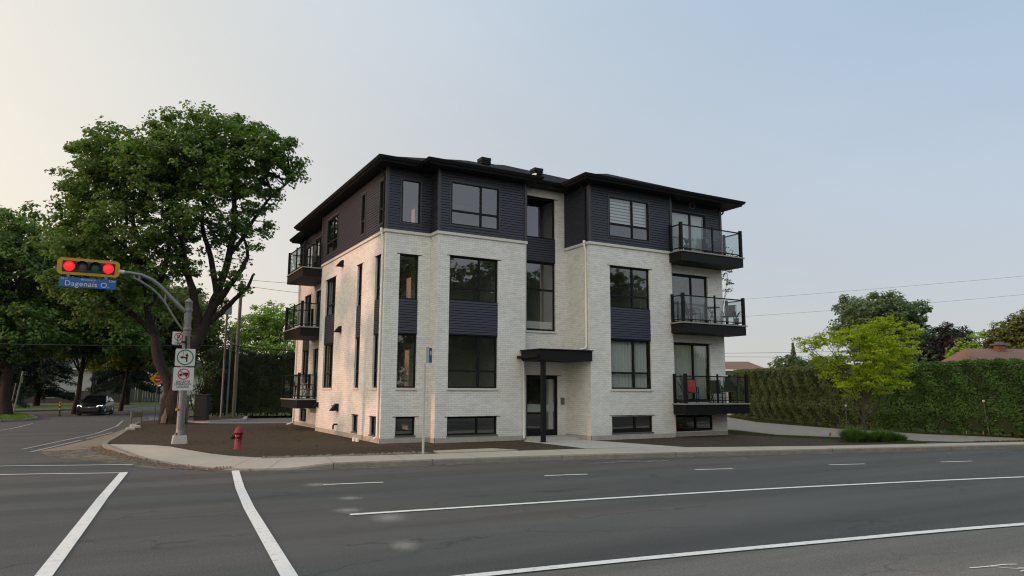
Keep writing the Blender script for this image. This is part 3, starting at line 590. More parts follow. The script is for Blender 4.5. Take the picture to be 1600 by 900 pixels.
def grid_wall(b, fr, s0, s1, z0, z1, ops, depth, rev=None):
    """wall sheet with openings and their reveals"""
    ss = sorted({s0, s1, *[o[0] for o in ops], *[o[1] for o in ops]}); zs = sorted({z0, z1, *[o[2] for o in ops], *[o[3] for o in ops]})
    ss = [q for q in ss if s0 <= q <= s1]; zs = [q for q in zs if z0 <= q <= z1]
    for i in range(len(ss)-1):
        for j in range(len(zs)-1):
            cs, cz = (ss[i]+ss[i+1])/2, (zs[j]+zs[j+1])/2
            if any(o[0] < cs < o[1] and o[2] < cz < o[3] for o in ops): continue
            fr.quad(b, ss[i], ss[i+1], zs[j], zs[j+1])
    for o in ops:
        a, c, p, q = o[0], o[1], max(o[2], z0), min(o[3], z1)
        if p >= q: continue
        b.poly([fr.P(a, p, 0), fr.P(a, q, 0), fr.P(a, q, -depth), fr.P(a, p, -depth)]); b.poly([fr.P(c, p, 0), fr.P(c, p, -depth), fr.P(c, q, -depth), fr.P(c, q, 0)])
        b.poly([fr.P(a, p, 0), fr.P(a, p, -depth), fr.P(c, p, -depth), fr.P(c, p, 0)]); b.poly([fr.P(a, q, 0), fr.P(c, q, 0), fr.P(c, q, -depth), fr.P(a, q, -depth)])
def siding_wall(b, fr, s0, s1, z0, z1, ops, off=.0, step=.098):
    z = z0
    while z < z1-1e-6:
        zt = min(z+step, z1); segs = [(s0, s1)]
        zm = (z+zt)/2
        for o in ops:
            if o[2] < zm < o[3]:
                ns = []
                for a, c in segs:
                    if o[1] <= a or o[0] >= c: ns.append((a, c))
                    else:
                        if o[0] > a: ns.append((a, o[0]))
                        if o[1] < c: ns.append((o[1], c))
                segs = ns
        for a, c in segs:
            g_ = z+.017
            b.poly([fr.P(a, g_, off+.030), fr.P(c, g_, off+.030), fr.P(c, zt, off+.018), fr.P(a, zt, off+.018)])
            b.poly([fr.P(a, g_, off-.004), fr.P(c, g_, off-.004), fr.P(c, g_, off+.030), fr.P(a, g_, off+.030)])
            b.poly([fr.P(a, z, off-.004), fr.P(c, z, off-.004), fr.P(c, g_, off-.004), fr.P(a, g_, off-.004)])
            b.poly([fr.P(a, z, off+.018), fr.P(c, z, off+.018), fr.P(c, z, off-.004), fr.P(a, z, off-.004)])
        z = zt
apt = thing('apartment_building', 'three storey apartment block of white painted brick below navy siding and a dark hip roof', 'building')
Z_F, Z_C, Z_S, Z_SOF = .16, 7.37, 7.47, 9.76     # foundation top, band bottom, siding bottom, soffit
WALLS = {
    'A': (FA, 1.73, [(.54, 1.26, .20, .87), (.54, 1.26, 1.88, 6.62)], [(.54, 1.26, 7.78, 9.38)]),
    'BC': (FBC, .64, [], []),
    'B': (FB, 3.64, [(.47, 2.45, .20, .87), (.47, 2.45, 1.88, 6.62)], [(.47, 2.45, 7.76, 9.38)]),
    'D': (FD, .41, [], []),
    'EF': (FEF, 1.69, [], []),
    'R': (FR_, 4.10, [(.95, 2.93, .19, .85), (.95, 2.93, 1.88, 6.62)], [(.93, 2.93, 7.76, 9.38)]),
    'G': (FG, .32, [], []),
    'K': (FK, 3.17, [(.32, 2.36, .19, .82), (.32, 2.31, 1.36, 3.77), (.32, 2.31, 4.55, 6.64)], [(.32, 2.28, 7.45, 9.35)]),
    'S': (FS, 8.65, [(7.50, 8.18, .20, .87), (5.40, 6.10, .20, .87), (7.60, 8.18, 1.88, 6.62), (5.45, 6.05, 1.88, 6.62), (.85, 2.42, 1.88, 6.62)], [(7.95, 8.37, 7.76, 9.38), (5.78, 6.25, 7.76, 9.38), (.80, 2.55, 7.76, 9.38)]),
    'PR': (FPR, .49, [], []),
    'P': (FP, 6.41, [(1.2, 2.6, .20, .85), (1.2, 2.6, 2.1, 6.62), (3.5, 4.5, 1.42, 3.77), (3.5, 4.5, 4.66, 6.62)], [(1.2, 2.6, 7.9, 9.2), (3.2, 4.6, 7.36, 9.3)]),
    'X': (FX, 16.66, [(3, 5, 1.9, 3.7), (3, 5, 4.8, 6.6), (10, 12, 1.9, 3.7), (10, 12, 4.8, 6.6)], [(3, 5, 7.76, 9.38), (10, 12, 7.76, 9.38)]),
    'Z': (FZ, 14.23, [(2, 4, 1.9, 3.7), (2, 4, 4.8, 6.6), (9, 11, 1.9, 3.7), (9, 11, 4.8, 6.6)], [(2, 4, 7.76, 9.38), (9, 11, 7.76, 9.38)]),
}
wb, sb, fb, cb, tb = MB(), MB(), MB(), MB(), MB()
for k, (fr, ln, o1, o3) in WALLS.items():
    grid_wall(wb, fr, 0, ln, Z_F, Z_C, o1, .14)
    fr.quad(fb, 0, ln, -.35, Z_F, .012)
    siding_wall(sb, fr, 0, ln, Z_S, Z_SOF, o3)
    if k in ('D',):
        pass
    # window trims in the siding
    for (a, c, p, q) in o3:
        t = .05
        tb = MB(); fr.box(tb, a-t, c+t, q, q+t, -.10, .042); fr.box(tb, a-t, c+t, p-t, p, -.10, .042); fr.box(tb, a-t, a, p, q, -.10, .042); fr.box(tb, c, c+t, p, q, -.10, .042); tb.build('window_trim', M['trim'], apt)
# entrance bay is brick to the eaves
grid_wall(wb, FE, 0, 2.08, .0, Z_SOF, [(.28, 1.70, .10, 2.37), (.28, 1.62, 4.08, 9.42)], .14)
wall = wb.build('brick_wall', M['brick'], apt); sid = sb.build('siding', M['siding'], apt); fb.build('foundation', M['found'], apt)
# foundation ledge shadow line
# stone band under the siding
def band(fr, a, c): fr.box(cb, a, c, Z_C+.001, Z_S, -.05, .055)
band(FA, -.055, 1.70); band(FBC, -.0, .585); band(FB, -.055, 3.70); band(FEF, 0, 1.635); band(FR_, -.055, 4.155); band(FG, .06, .30); band(FK, .0, 3.225); band(FX, .06, 16.6); band(FZ, .0, 14.2); band(FP, 0, 6.3); band(FS, .0, 8.59)
cb.build('stone_band', M['stone'], apt)
# corner trims on the siding
def cpost(x, y): tb = MB(); tb.box(x-.055, x+.055, y-.055, y+.055, Z_S+.001, Z_SOF); tb.build('corner_trim', M['trim'], apt)
for x, y in ((0, 0), (1.73, -.64), (5.35, -.64), (7.45, -1.92), (11.55, -1.92), (14.72, -1.6), (0, 8.65), (.49, 15.06), (14.72, 15.06)): cpost(x, y)
# inside: floors and a core so that the rooms read through the glass
ib = MB()
for z in (1.0, 4.2, 7.1): ib.prism([(.16, .16), (1.88, .16), (1.88, -.48), (5.2, -.48), (5.2, -.05), (7.6, -.05), (7.6, -1.76), (11.4, -1.76), (11.4, -1.44), (14.55, -1.44), (14.55, 14.9), (.65, 14.9), (.65, 8.5), (.16, 8.5)], z, z+.28)
ib.build('floor_slab', M['interior'], apt)
ib = MB(); ib.box(3.6, 12, 3.4, 11.5, -.3, 9.7); ib.box(5.2, 5.3, -.05, 3.4, .3, 9.7); ib.box(7.6, 7.7, -1.6, 3.4, .3, 9.7); ib.box(.2, 3.6, 5.1, 5.2, .3, 9.7); ib.box(11.3, 11.4, -1.2, 3.4, .3, 9.7); ib.box(1.9, 2.0, 1.6, 3.4, .3, 9.7)
ib.build('inner_wall', M['interior'], apt)

# windows ---------------------------------------------------------
def window(fr, a, c, p, q, vm=None, hm=None, d=.085, lintel=False, sill=False, fw_=.055, cover=None, door=False):
    b = MB(); z0, z1 = p, q; D0, D1 = -d-.06, -d+.015
    fr.box(b, a, c, q-fw_, q, D0, D1); fr.box(b, a, c, p, p+fw_, D0, D1); fr.box(b, a, a+fw_, p+fw_, q-fw_, D0, D1); fr.box(b, c-fw_, c, p+fw_, q-fw_, D0, D1)
    if vm: m_ = a+(c-a)*vm; fr.box(b, m_-.035, m_+.035, p+fw_, q-fw_, D0, D1+.003)
    if hm: h_ = p+(q-p)*hm; fr.box(b, a+fw_, c-fw_, h_-.035, h_+.035, D0, D1+.006)
    w_ = b.build('patio_door' if door else 'window', M['black'], apt)
    if sill: sbm = MB(); fr.box(sbm, a-.04, c+.04, p-.075, p-.001, -.10, .045); sbm.build('sill', M['stone'], w_)
    if lintel: lb = MB(); fr.box(lb, a-.11, c+.13, q-.002, q+.022, -.09, .012); lb.build('lintel', M['black'], w_)
    gb = MB(); fr.quad(gb, a+.02, c-.02, p+.02, q-.02, -d-.02); gb.build('pane', M['glass'], w_)
    if cover == 'curtain' or (isinstance(cover, tuple) and cover[0] == 'curtain'):
        t0, t1 = (0, 1) if not isinstance(cover, tuple) else cover[1:]
        cbm = MB(); n = 60; L_ = (c-a); pts = []
        for i in range(n+1):
            s_ = a+L_*(t0+(t1-t0)*i/n); pts.append((s_, -d-.16-.035*math.sin(i*1.25)-.012*math.sin(i*.5+1)))
        for i in range(n): cbm.poly([fr.P(pts[i][0], p+.03, pts[i][1]), fr.P(pts[i+1][0], p+.03, pts[i+1][1]), fr.P(pts[i+1][0], q-.03, pts[i+1][1]), fr.P(pts[i][0], q-.03, pts[i][1])], True)
        cbm.build('curtain', M['curtain'], w_)
    if isinstance(cover, tuple) and cover[0] == 'blind':
        cbm = MB(); z = q-.04
        while z > q-(q-p)*cover[1]: fr.box(cbm, a+.05, c-.05, z-.085, z, -d-.13, -d-.125); z -= .125
        cbm.build('blind', M['blind'], w_)
    return w_
def spandrel(fr, a, c, p=3.79, q=5.00, d=.03):
    b = MB(); siding_wall(b, fr, a, c, p, q, [], -d, .093); fr.quad(b, a, c, p, q, -d-.01); b.build('spandrel_panel', M['siding'], apt)
    b = MB(); fr.box(b, a, c, p-.03, p, -.12, -.012); b.build('spandrel_trim', M['black'], apt)
def stack(fr, a, c, a3, c3, vm, hm, base=None, bvm=.6, covers=(None, None, None), z3=(7.76, 9.38)):
    window(fr, a, c, 1.88, 3.76, vm, hm and .325, sill=True, cover=covers[0]); spandrel(fr, a, c)
    window(fr, a, c, 5.00, 6.62, vm, hm and .29, lintel=True, cover=covers[1])
    window(fr, a3, c3, *z3, vm, hm and .33, d=.0, cover=covers[2])
    if base: window(fr, base[0], base[1], .24, .87, bvm, None, lintel=True); b = MB(); fr.box(b, base[0]-.02, base[1]+.02, .19, .24, -.12, .03); b.build('basement_sill', M['galvd'], apt)
stack(FA, .54, 1.26, .54, 1.26, None, None, (.54, 1.26), None)
stack(FB, .47, 2.45, .47, 2.45, .62, True, (.47, 2.45))
stack(FR_, .95, 2.93, .93, 2.93, .58, True, (.95, 2.93), .58, (('curtain', .03, .97), None, ('blind', .62)))
stack(FS, 7.60, 8.18, 7.95, 8.37, None, True, (7.50, 8.18), None); stack(FS, 5.45, 6.05, 5.78, 6.25, None, True, (5.40, 6.10), None); stack(FS, .85, 2.42, .80, 2.55, .55, True, None, None, (('curtain', .1, .45), ('curtain', .05, .35), None))
# entrance bay
window(FE, .28, 1.62, 4.10, 6.80, None, .60, sill=True); spandrel(FE, .28, 1.62, 6.84, 7.78); window(FE, .28, 1.62, 7.78, 9.42, None, None, lintel=True)
# balcony doors
window(FK, .32, 2.31, 1.40, 3.77, .55, None, lintel=True, door=True, fw_=.075, cover=('curtain', .03, .97)); window(FK, .32, 2.31, 4.58, 6.64, .55, None, lintel=True, door=True, fw_=.075); window(FK, .32, 2.28, 7.48, 9.35, .55, None, d=.0, door=True, fw_=.075, cover=('curtain', .03, .95)); window(FK, .32, 2.36, .24, .82, .55, None, lintel=True)
window(FP, 1.2, 2.6, .24, .85, .6, None); window(FP, 1.2, 2.6, 2.1, 3.76, None, None, sill=True); spandrel(FP, 1.2, 2.6); window(FP, 1.2, 2.6, 5.0, 6.62, .5, None); window(FP, 3.5, 4.5, 1.45, 3.77, None, None, door=True); window(FP, 3.5, 4.5, 4.68, 6.62, None, None, door=True); window(FP, 1.2, 2.6, 7.9, 9.2, .5, None, d=.0); window(FP, 3.2, 4.6, 7.4, 9.3, .5, None, d=.0, door=True)
for fr, xs in ((FX, (3, 10)), (FZ, (2, 9))):
    for x in xs:
        for p, q in ((1.9, 3.7), (4.8, 6.6), (7.76, 9.38)): window(fr, x, x+2, p, q, .6, .32)
# front door
b = MB(); fr = FE
for a, c, p, q in ((.28, .35, .1, 2.37), (1.62, 1.70, .1, 2.37), (.35, 1.62, 2.25, 2.37), (1.03, 1.20, .1, 2.25), (.35, 1.03, .1, .30), (1.20, 1.62, .1, .33)): fr.box(b, a, c, p, q, -.13, -.03)
dr = b.build('entrance_door', M['black'], apt); b = MB(); fr.quad(b, .33, 1.05, .28, 2.28, -.08); b.build('pane', M['glass'], dr); b = MB(); fr.quad(b, 1.18, 1.64, .3, 2.28, -.08); b.build('pane', M['glass'], dr)
b = MB(); b.box(6.80, 7.0, .0, .02, .1, 2.3); b.build('inner_panel', M['interior'], dr)
b = MB(); p = fr.P(1.11, 1.15, -.02); b.tube([p, (p[0], p[1]-.06, p[2])], .012, 8); b.tube([(p[0]-.0, p[1]-.06, p[2]-.1), (p[0], p[1]-.06, p[2]+.1)], .012, 8); b.build('handle', M['silver'], dr)
b = MB(); fr.box(b, .20, 1.85, 2.37, 2.392, -.09, .012); b.build('lintel', M['black'], dr)
b = MB(); fr.box(b, 1.84, 2.00, 1.27, 1.53, 0, .03, ); ic = b.build('intercom', M['galv'], apt); b = MB(); fr.box(b, 1.86, 1.98, 1.29, 1.51, .03, .034); b.build('intercom_face', M['galvd'], ic)
# canopy
b = MB(); b.box(5.17, 7.44, -2.03, -.665, 2.90, 3.26); b.box(5.385, 7.44, -.664, -.24, 2.90, 3.26); b.box(5.12, 7.47, -2.08, -.655, 3.26, 3.30); cn = b.build('canopy', M['black'], apt, bevel=.006)
b = MB(); b.box(4.98, 5.168, -2.0, -.67, 2.98, 3.08); b.build('canopy_gutter', M['black'], cn)
b = MB(); b.box(5.28, 5.42, -1.99, -1.85, .0, 2.90); b.box(5.24, 5.46, -2.03, -1.81, .004, .02); b.build('canopy_post', M['black'], apt)
# eaves, gutters, roof
EAV = [(-.45, -.55), (1.15, -.55), (1.15, -1.15), (5.75, -1.15), (5.75, -.75), (6.95, -.75), (6.95, -2.45), (15.25, -2.45), (15.25, 15.65), (.05, 15.65), (.05, 12.35), (-.45, 12.35)]
b = MB(); b.poly([(x, y, Z_SOF) for x, y in EAV[::-1]]); b.build('soffit', M['soffit'], apt)
b = MB()
n_ = len(EAV)
def loop_profile(b, prof):
    """prof: list of (outward offset, z); mitred along the eave polygon"""
    rings = []
    for off, z in prof:
        ring = []
        for i in range(n_):
            p0, p1, p2 = EAV[i-1], EAV[i], EAV[(i+1) % n_]
            def on(a, c): dx, dy = c[0]-a[0], c[1]-a[1]; l = math.hypot(dx, dy); return (dy/l, -dx/l)
            n1_, n2_ = on(p0, p1), on(p1, p2); ring.append((p1[0]+(n1_[0]+n2_[0])*off, p1[1]+(n1_[1]+n2_[1])*off, z))
        rings.append(ring)
    for r1, r2 in zip(rings[:-1], rings[1:]):
        for i in range(n_): b.poly([r1[i], r1[(i+1) % n_], r2[(i+1) % n_], r2[i]])
loop_profile(b, [(-.12, 9.758), (-.02, 9.756), (-.02, 9.80), (.0, 9.80), (.0, 9.90), (-.02, 9.905)])
b.build('fascia', M['black'], apt)
b = MB(); loop_profile(b, [(.002, 9.83), (.055, 9.84), (.075, 9.88), (.10, 9.93), (.105, 9.955), (.095, 9.955), (.085, 9.93), (.004, 9.925)]); b.build('gutter', M['black'], apt)
def roofmesh():
    h = .1; X = np.arange(0, 158)*h-.45; Y = np.arange(0, 182)*h-2.45
    gx, gy = np.meshgrid(X, Y, indexing='ij'); D = np.full(gx.shape, 99.)
    inside = np.zeros(gx.shape, bool)
    for i in range(n_):
        (x1, y1), (x2, y2) = EAV[i], EAV[(i+1) % n_]
        xa, xb, ya, yb = min(x1, x2), max(x1, x2), min(y1, y2), max(y1, y2)
        dx = np.maximum(np.maximum(xa-gx, gx-xb), 0); dy = np.maximum(np.maximum(ya-gy, gy-yb), 0); D = np.minimum(D, np.maximum(dx, dy))
    def pip(x, y):
        c = False
        for i in range(n_):
            (x1, y1), (x2, y2) = EAV[i], EAV[(i+1) % n_]
            if (y1 > y) != (y2 > y) and x < (x2-x1)*(y-y1)/(y2-y1)+x1: c = not c
        return c
    Z = 9.93+D*.425
    idx = -np.ones(gx.shape, int); V = []; Fc = []
    def vid(i, j):
        if idx[i, j] < 0: idx[i, j] = len(V); V.append((gx[i, j], gy[i, j], Z[i, j]))
        return idx[i, j]
    for i in range(len(X)-1):
        for j in range(len(Y)-1):
            if not pip(X[i]+h/2, Y[j]+h/2): continue
            a, b_, c, d = vid(i, j), vid(i+1, j), vid(i+1, j+1), vid(i, j+1); z = [V[q][2] for q in (a, b_, c, d)]
            if abs(z[0]+z[2]-z[1]-z[3]) < 1e-6: Fc.append((a, b_, c, d))
            elif abs(z[0]-z[2]) > 1e-6: Fc += [(a, b_, c), (a, c, d)]
            else: Fc += [(a, b_, d), (b_, c, d)]
    import bmesh
    me = bpy.data.meshes.new('roof'); me.from_pydata(V, [], Fc); bm = bmesh.new(); bm.from_mesh(me)
    bmesh.ops.dissolve_limit(bm, angle_limit=rad(1), verts=bm.verts, edges=bm.edges)
    bmesh.ops.triangulate(bm, faces=bm.faces)
    bm.to_mesh(me); bm.free(); boxuv(me); me.materials.append(M['shingle']); o = bpy.data.objects.new('roof', me); COL.objects.link(o); o.parent = apt
    b = MB(); return o
roof = roofmesh()
b = MB()
for (x1, y1), (x2, y2) in zip(EAV, EAV[1:]+EAV[:1]):
    pass
def rvent(x, y, z):
    b = MB(); b.box(x-.16, x+.16, y-.16, y+.16, z-.5, z+.13); b.box(x-.22, x+.22, y-.22, y+.22, z+.13, z+.18); b.box(x-.22, x+.22, y-.22, y+.22, z+.21, z+.25); b.box(x-.22, x+.22, y-.22, y+.22, z+.28, z+.40); b.box(x-.14, x+.14, y-.14, y+.14, z+.1, z+.36); b.build('roof_vent', M['black'], apt)
rvent(5.0, 2.2, 11.12); rvent(7.6, 2.2, 11.08)
b = MB(); b.poly([(6.35, .9, 10.62), (6.75, .9, 10.62), (7.0, 1.2, 10.93), (6.9, 1.25, 10.93)]); b.build('flashing', M['white'], apt)
# downspouts
def downspout(top, m1, m2, x, y, dx, dy, z_lo, z_hi, zc=7.45):
    """dark above the band, white below, with the jog at the band; (dx,dy) points out of the wall"""
    b = MB(); o1, o2 = .05, .105
    b.tube([(x+dx*.3, y+dy*.3, z_hi), (x+dx*.12, y+dy*.12, z_hi-.15), (x+dx*o1, y+dy*o1, z_hi-.3), (x+dx*o1, y+dy*o1, zc+.25), (x+dx*o2, y+dy*o2, zc+.06)], .036, 8); d1 = b.build('downspout', M['black'], apt)
    b = MB(); b.tube([(x+dx*o2, y+dy*o2, zc+.08), (x+dx*o2, y+dy*o2, zc-.12), (x+dx*.05, y+dy*.05, zc-.35), (x+dx*.05, y+dy*.05, z_lo+.12), (x+dx*.16, y+dy*.16, z_lo)], .04, 8); b.tube([(x+dx*o2, y+dy*o2, zc+.07), (x+dx*o2, y+dy*o2, zc-.04)], .058, 8); b.build('downspout', M['white'], apt)
downspout(1, 1, 1, 0, .18, -1, 0, .12, 9.75); downspout(1, 1, 1, 7.45, -1.72, -1, 0, 3.35, 9.75)
b = MB(); b.tube([(7.40, -1.72, 3.5), (7.36, -1.72, 3.38), (7.1, -1.75, 3.34)], .04, 8); b.build('downspout', M['white'], apt)
b = MB(); b.tube([(5.07, -.72, 2.98), (5.25, -.70, 2.85), (5.27, -.70, .12), (5.27, -.72, .06)], .04, 8); b.build('downspout', M['white'], apt)
b = MB(); b.tube([(15.1, -1.45, 9.76), (15.1, -1.45, 9.66), (14.98, -1.5, 9.58), (14.78, -1.5, 9.50), (14.77, -1.5, 7.5)], .036, 8); b.build('downspout', M['black'], apt)
b = MB(); b.tube([(.25, 14.95, 9.76), (.40, 14.95, 9.6), (.43, 14.95, 9.4), (.43, 14.95, 7.5)], .036, 8); b.build('downspout', M['black'], apt)
b = MB(); b.tube([(.41, 14.95, 7.45), (.43, 14.95, 7.2), (.43, 14.95, .1), (.25, 14.95, .02), (.15, 15.1, -.02)], .042, 8); b.build('downspout', M['white'], apt)
# wall vents with hoods on the left side
def hood(y, z, s=1.0):
    b = MB(); w_, h_, d_ = .13*s, .24*s, .26*s
    v = [(0, y-w_, z+h_/2), (0, y+w_, z+h_/2), (-d_*.25, y+w_, z+h_/2), (-d_*.25, y-w_, z+h_/2), (0, y-w_, z-h_/2), (0, y+w_, z-h_/2), (-d_, y+w_, z-h_/2), (-d_, y-w_, z-h_/2)]
    b.mesh(v, [(0, 1, 2, 3), (3, 2, 6, 7), (0, 3, 7, 4), (1, 5, 6, 2)]); b.build('vent_hood', M['black'], apt)
hood(5.3, 7.03, 1.05); hood(5.25, 4.27, 1.05); hood(5.25, 1.10, 1.2); hood(8.35, 1.14, .9)
b = MB(); b.tube([(0, 5.2, .42), (-.13, 5.2, .42), (-.17, 5.2, .38), (-.17, 5.2, .22)], .035, 8); b.build('wall_tap_pipe', M['black'], apt)
b = MB(); b.tube([(0, 5.75, 1.16), (-.12, 5.75, 1.16)], .03, 8); b.build('vent_pipe', M['silver'], apt)
b = MB()
for i in range(16): a = math.pi*2*i/16; b.tube([(12.75+.13*math.cos(a), -2.0, 9.72-.0+.0), (12.75+.13*math.cos(a), -2.0, 9.74)], .006, 4)
b.tube([(12.75+.14*math.cos(2*math.pi*i/24), -1.98, 9.56+.14*math.sin(2*math.pi*i/24)) for i in range(25)], .012, 6, False); b.tube([(12.75, -1.98, 9.70), (12.75, -1.98, 9.78)], .01, 6); b.build('hanging_ring', M['galvd'], apt)

# balconies -------------------------------------------------------
def balcony(x0, x1, y0, y1, z, posts, rails, thick=.42):
    """slab x0..x1, y0..y1; posts [(x,y)]; rails [((x,y),(x,y))]"""
    b = MB(); b.box(x0, x1, y0, y1, z-thick, z-.05); bal = b.build('balcony', M['black'], apt, bevel=.004)
    b = MB(); b.box(x0-.045, x1+.045, y0-.045, y1, z-.049, z); b.build('deck', M['deck'], bal)
    for p in posts:
        b = MB(); s_ = .045 if len(p) < 3 else p[2]; b.box(p[0]-s_, p[0]+s_, p[1]-s_, p[1]+s_, z, z+1.16); b.build('post', M['black'], bal)
    for (ax, ay), (cx, cy) in rails:
        b = MB(); dx, dy = cx-ax, cy-ay; t = .022
        if abs(dx) > abs(dy): b.box(ax, cx, ay-t, ay+t, z+1.04, z+1.085); b.box(ax, cx, ay-t, ay+t, z+.09, z+.125)
        else: b.box(ax-t, ax+t, ay, cy, z+1.04, z+1.085); b.box(ax-t, ax+t, ay, cy, z+.09, z+.125)
        b.build('rail', M['black'], bal)
        b = MB()
        if abs(dx) > abs(dy): b.box(ax, cx, ay-.004, ay+.004, z+.126, z+1.039)
        else: b.box(ax-.004, ax+.004, ay, cy, z+.126, z+1.039)
        b.build('glass_panel', M['glassb'], bal)
    return bal
for z in (1.33, 4.54, 7.43):
    x0, x1, yf = 11.44, 14.93, -2.64
    xl, xr, yy = x0+.06, x1-.06, yf+.06
    bal = balcony(x0, x1, yf, -1.93, z, [(xl, -1.97), (xl, yy, .055), ((xl+xr)/2+.05, yy, .028), (xr, yy, .055), (xr, -1.66)], [((xl, -1.95), (xl, yy)), ((xl, yy), (xr, yy)), ((xr, yy), (xr, -1.66))])
    b = MB(); b.box(11.56, x1, -1.93, -1.605, z-.42, z-.05); b.build('slab_inner', M['black'], bal); b = MB(); b.box(11.56, x1+.045, -1.93, -1.605, z-.049, z); b.build('deck', M['deck'], bal)
    xf_, y0, y1 = -.85, 8.55, 11.95
    z2 = {1.33: 1.39, 4.54: 4.62, 7.43: 7.34}[z]
    balcony(xf_, .48, y0+.12, y1, z2, [(xf_+.06, y0+.18, .055), (xf_+.06, (y0+y1)/2+.1, .028), (xf_+.06, y1-.06, .055), (-.07, y0+.18), (.43, y1-.06)], [((-.07, y0+.18), (xf_+.06, y0+.18)), ((xf_+.06, y0+.18), (xf_+.06, y1-.06)), ((xf_+.06, y1-.06), (.43, y1-.06))])
# ------------------------------------------------------------------ street furniture
def plate_ring(b, cx, cz, r0, r1, y, n=40):
    for k in range(n):
        a, c = 2*math.pi*k/n, 2*math.pi*(k+1)/n
        b.poly([(cx+r0*math.cos(a), y, cz+r0*math.sin(a)), (cx+r1*math.cos(a), y, cz+r1*math.sin(a)), (cx+r1*math.cos(c), y, cz+r1*math.sin(c)), (cx+r0*math.cos(c), y, cz+r0*math.sin(c))])
def rrect(b, x0, x1, z0, z1, r, y0, y1, n=6):
    P = []
    for cx, cz, a0 in ((x1-r, z1-r, 0), (x0+r, z1-r, 90), (x0+r, z0+r, 180), (x1-r, z0+r, 270)):
        for k in range(n+1): a = rad(a0+90*k/n); P.append((cx+r*math.cos(a), cz+r*math.sin(a)))
    b.poly([(x, y0, z) for x, z in P]); b.poly([(x, y1, z) for x, z in P[::-1]])
    for i in range(len(P)):
        (a, c), (d, e) = P[i], P[(i+1) % len(P)]; b.poly([(a, y0, c), (a, y1, c), (d, y1, e), (d, y0, e)])
def seg(b, x0, z0, x1, z1, w_, y):
    dx, dz = x1-x0, z1-z0; l = math.hypot(dx, dz); nx, nz = -dz/l*w_/2, dx/l*w_/2
    b.poly([(x0+nx, y, z0+nz), (x0-nx, y, z0-nz), (x1-nx, y, z1-nz), (x1+nx, y, z1+nz)])

# traffic signal --------------------------------------------------
ts = thing('traffic_signal', 'grey traffic signal mast with a curved arm and a yellow four lens head showing red', 'traffic light', (-5.97, 2.95, 0))
b = MB(); v = [(-.24, -.24, -.05), (.24, -.24, -.05), (.24, .24, -.05), (-.24, .24, -.05), (-.20, -.20, .27), (.20, -.20, .27), (.20, .20, .27), (-.20, .20, .27)]
b.mesh(v, [(0, 1, 5, 4), (1, 2, 6, 5), (2, 3, 7, 6), (3, 0, 4, 7), (4, 5, 6, 7)]); b.build('base', M['slab'], ts, bevel=.015)
b = MB(); b.lathe([(.165, .27), (.165, .31), (.132, .34), (.130, .5), (.118, 4.55), (.118, 4.75), (.125, 4.76), (.125, 4.80), (.06, 4.86), (.02, 4.90)], 20); b.build('pole', M['galv'], ts)
b = MB()
for dx in (-.13, .13):
    for dy in (-.13, .13): b.lathe([(.02, .27), (.02, .36)], 8, (dx, dy, 0))
for a in range(8): b.lathe([(.018, .30), (.018, .35)], 6, (.15*math.cos(a*.785), .15*math.sin(a*.785), 0))
b.build('anchor_bolt', M['galvd'], ts)
for z in (3.78, 4.44): b = MB(); b.lathe([(.135, z), (.14, z+.01), (.14, z+.09), (.135, z+.10)], 20); b.build('clamp', M['galv'], ts)
arm = [(-.10, 0, 4.44), (-.35, 0, 4.66), (-.68, 0, 5.00), (-.95, 0, 5.28), (-1.2, 0, 5.46), (-1.5, 0, 5.585), (-1.85, 0, 5.635), (-2.12, 0, 5.64)]
b = MB(); b.tube(arm, [.075, .073, .07, .066, .062, .058, .052, .05], 14); ar = b.build('mast_arm', M['galv'], ts)
low = [(-.10, 0, 3.78), (-.30, 0, 4.02), (-.52, 0, 4.36), (-.72, 0, 4.68), (-.95, 0, 4.96), (-1.2, 0, 5.18), (-1.5, 0, 5.36), (-1.72, 0, 5.47)]
b = MB(); b.tube(low, .038, 10); b.tube([(-.74, 0, 4.68), (-.74, 0, 5.06)], .03, 8); b.tube([(-1.56, 0, 5.39), (-1.56, 0, 5.59)], .03, 8); b.tube([(-1.72, 0, 5.45), (-1.72, 0, 5.62)], .02, 8); b.build('brace', M['galv'], ar)
b = MB(); b.tube([(-2.02, 0, 5.64), (-2.20, 0, 5.655)], .065, 12); b.build('arm_coupling', M['white2'], ar)
# head: centre at local (-3.04, -.02, 5.70)
HX, HZ = -3.04, 5.70
hb = MB(); rrect(hb, HX-.88, HX+.88, HZ-.27, HZ+.27, .14, -.06, -.05)
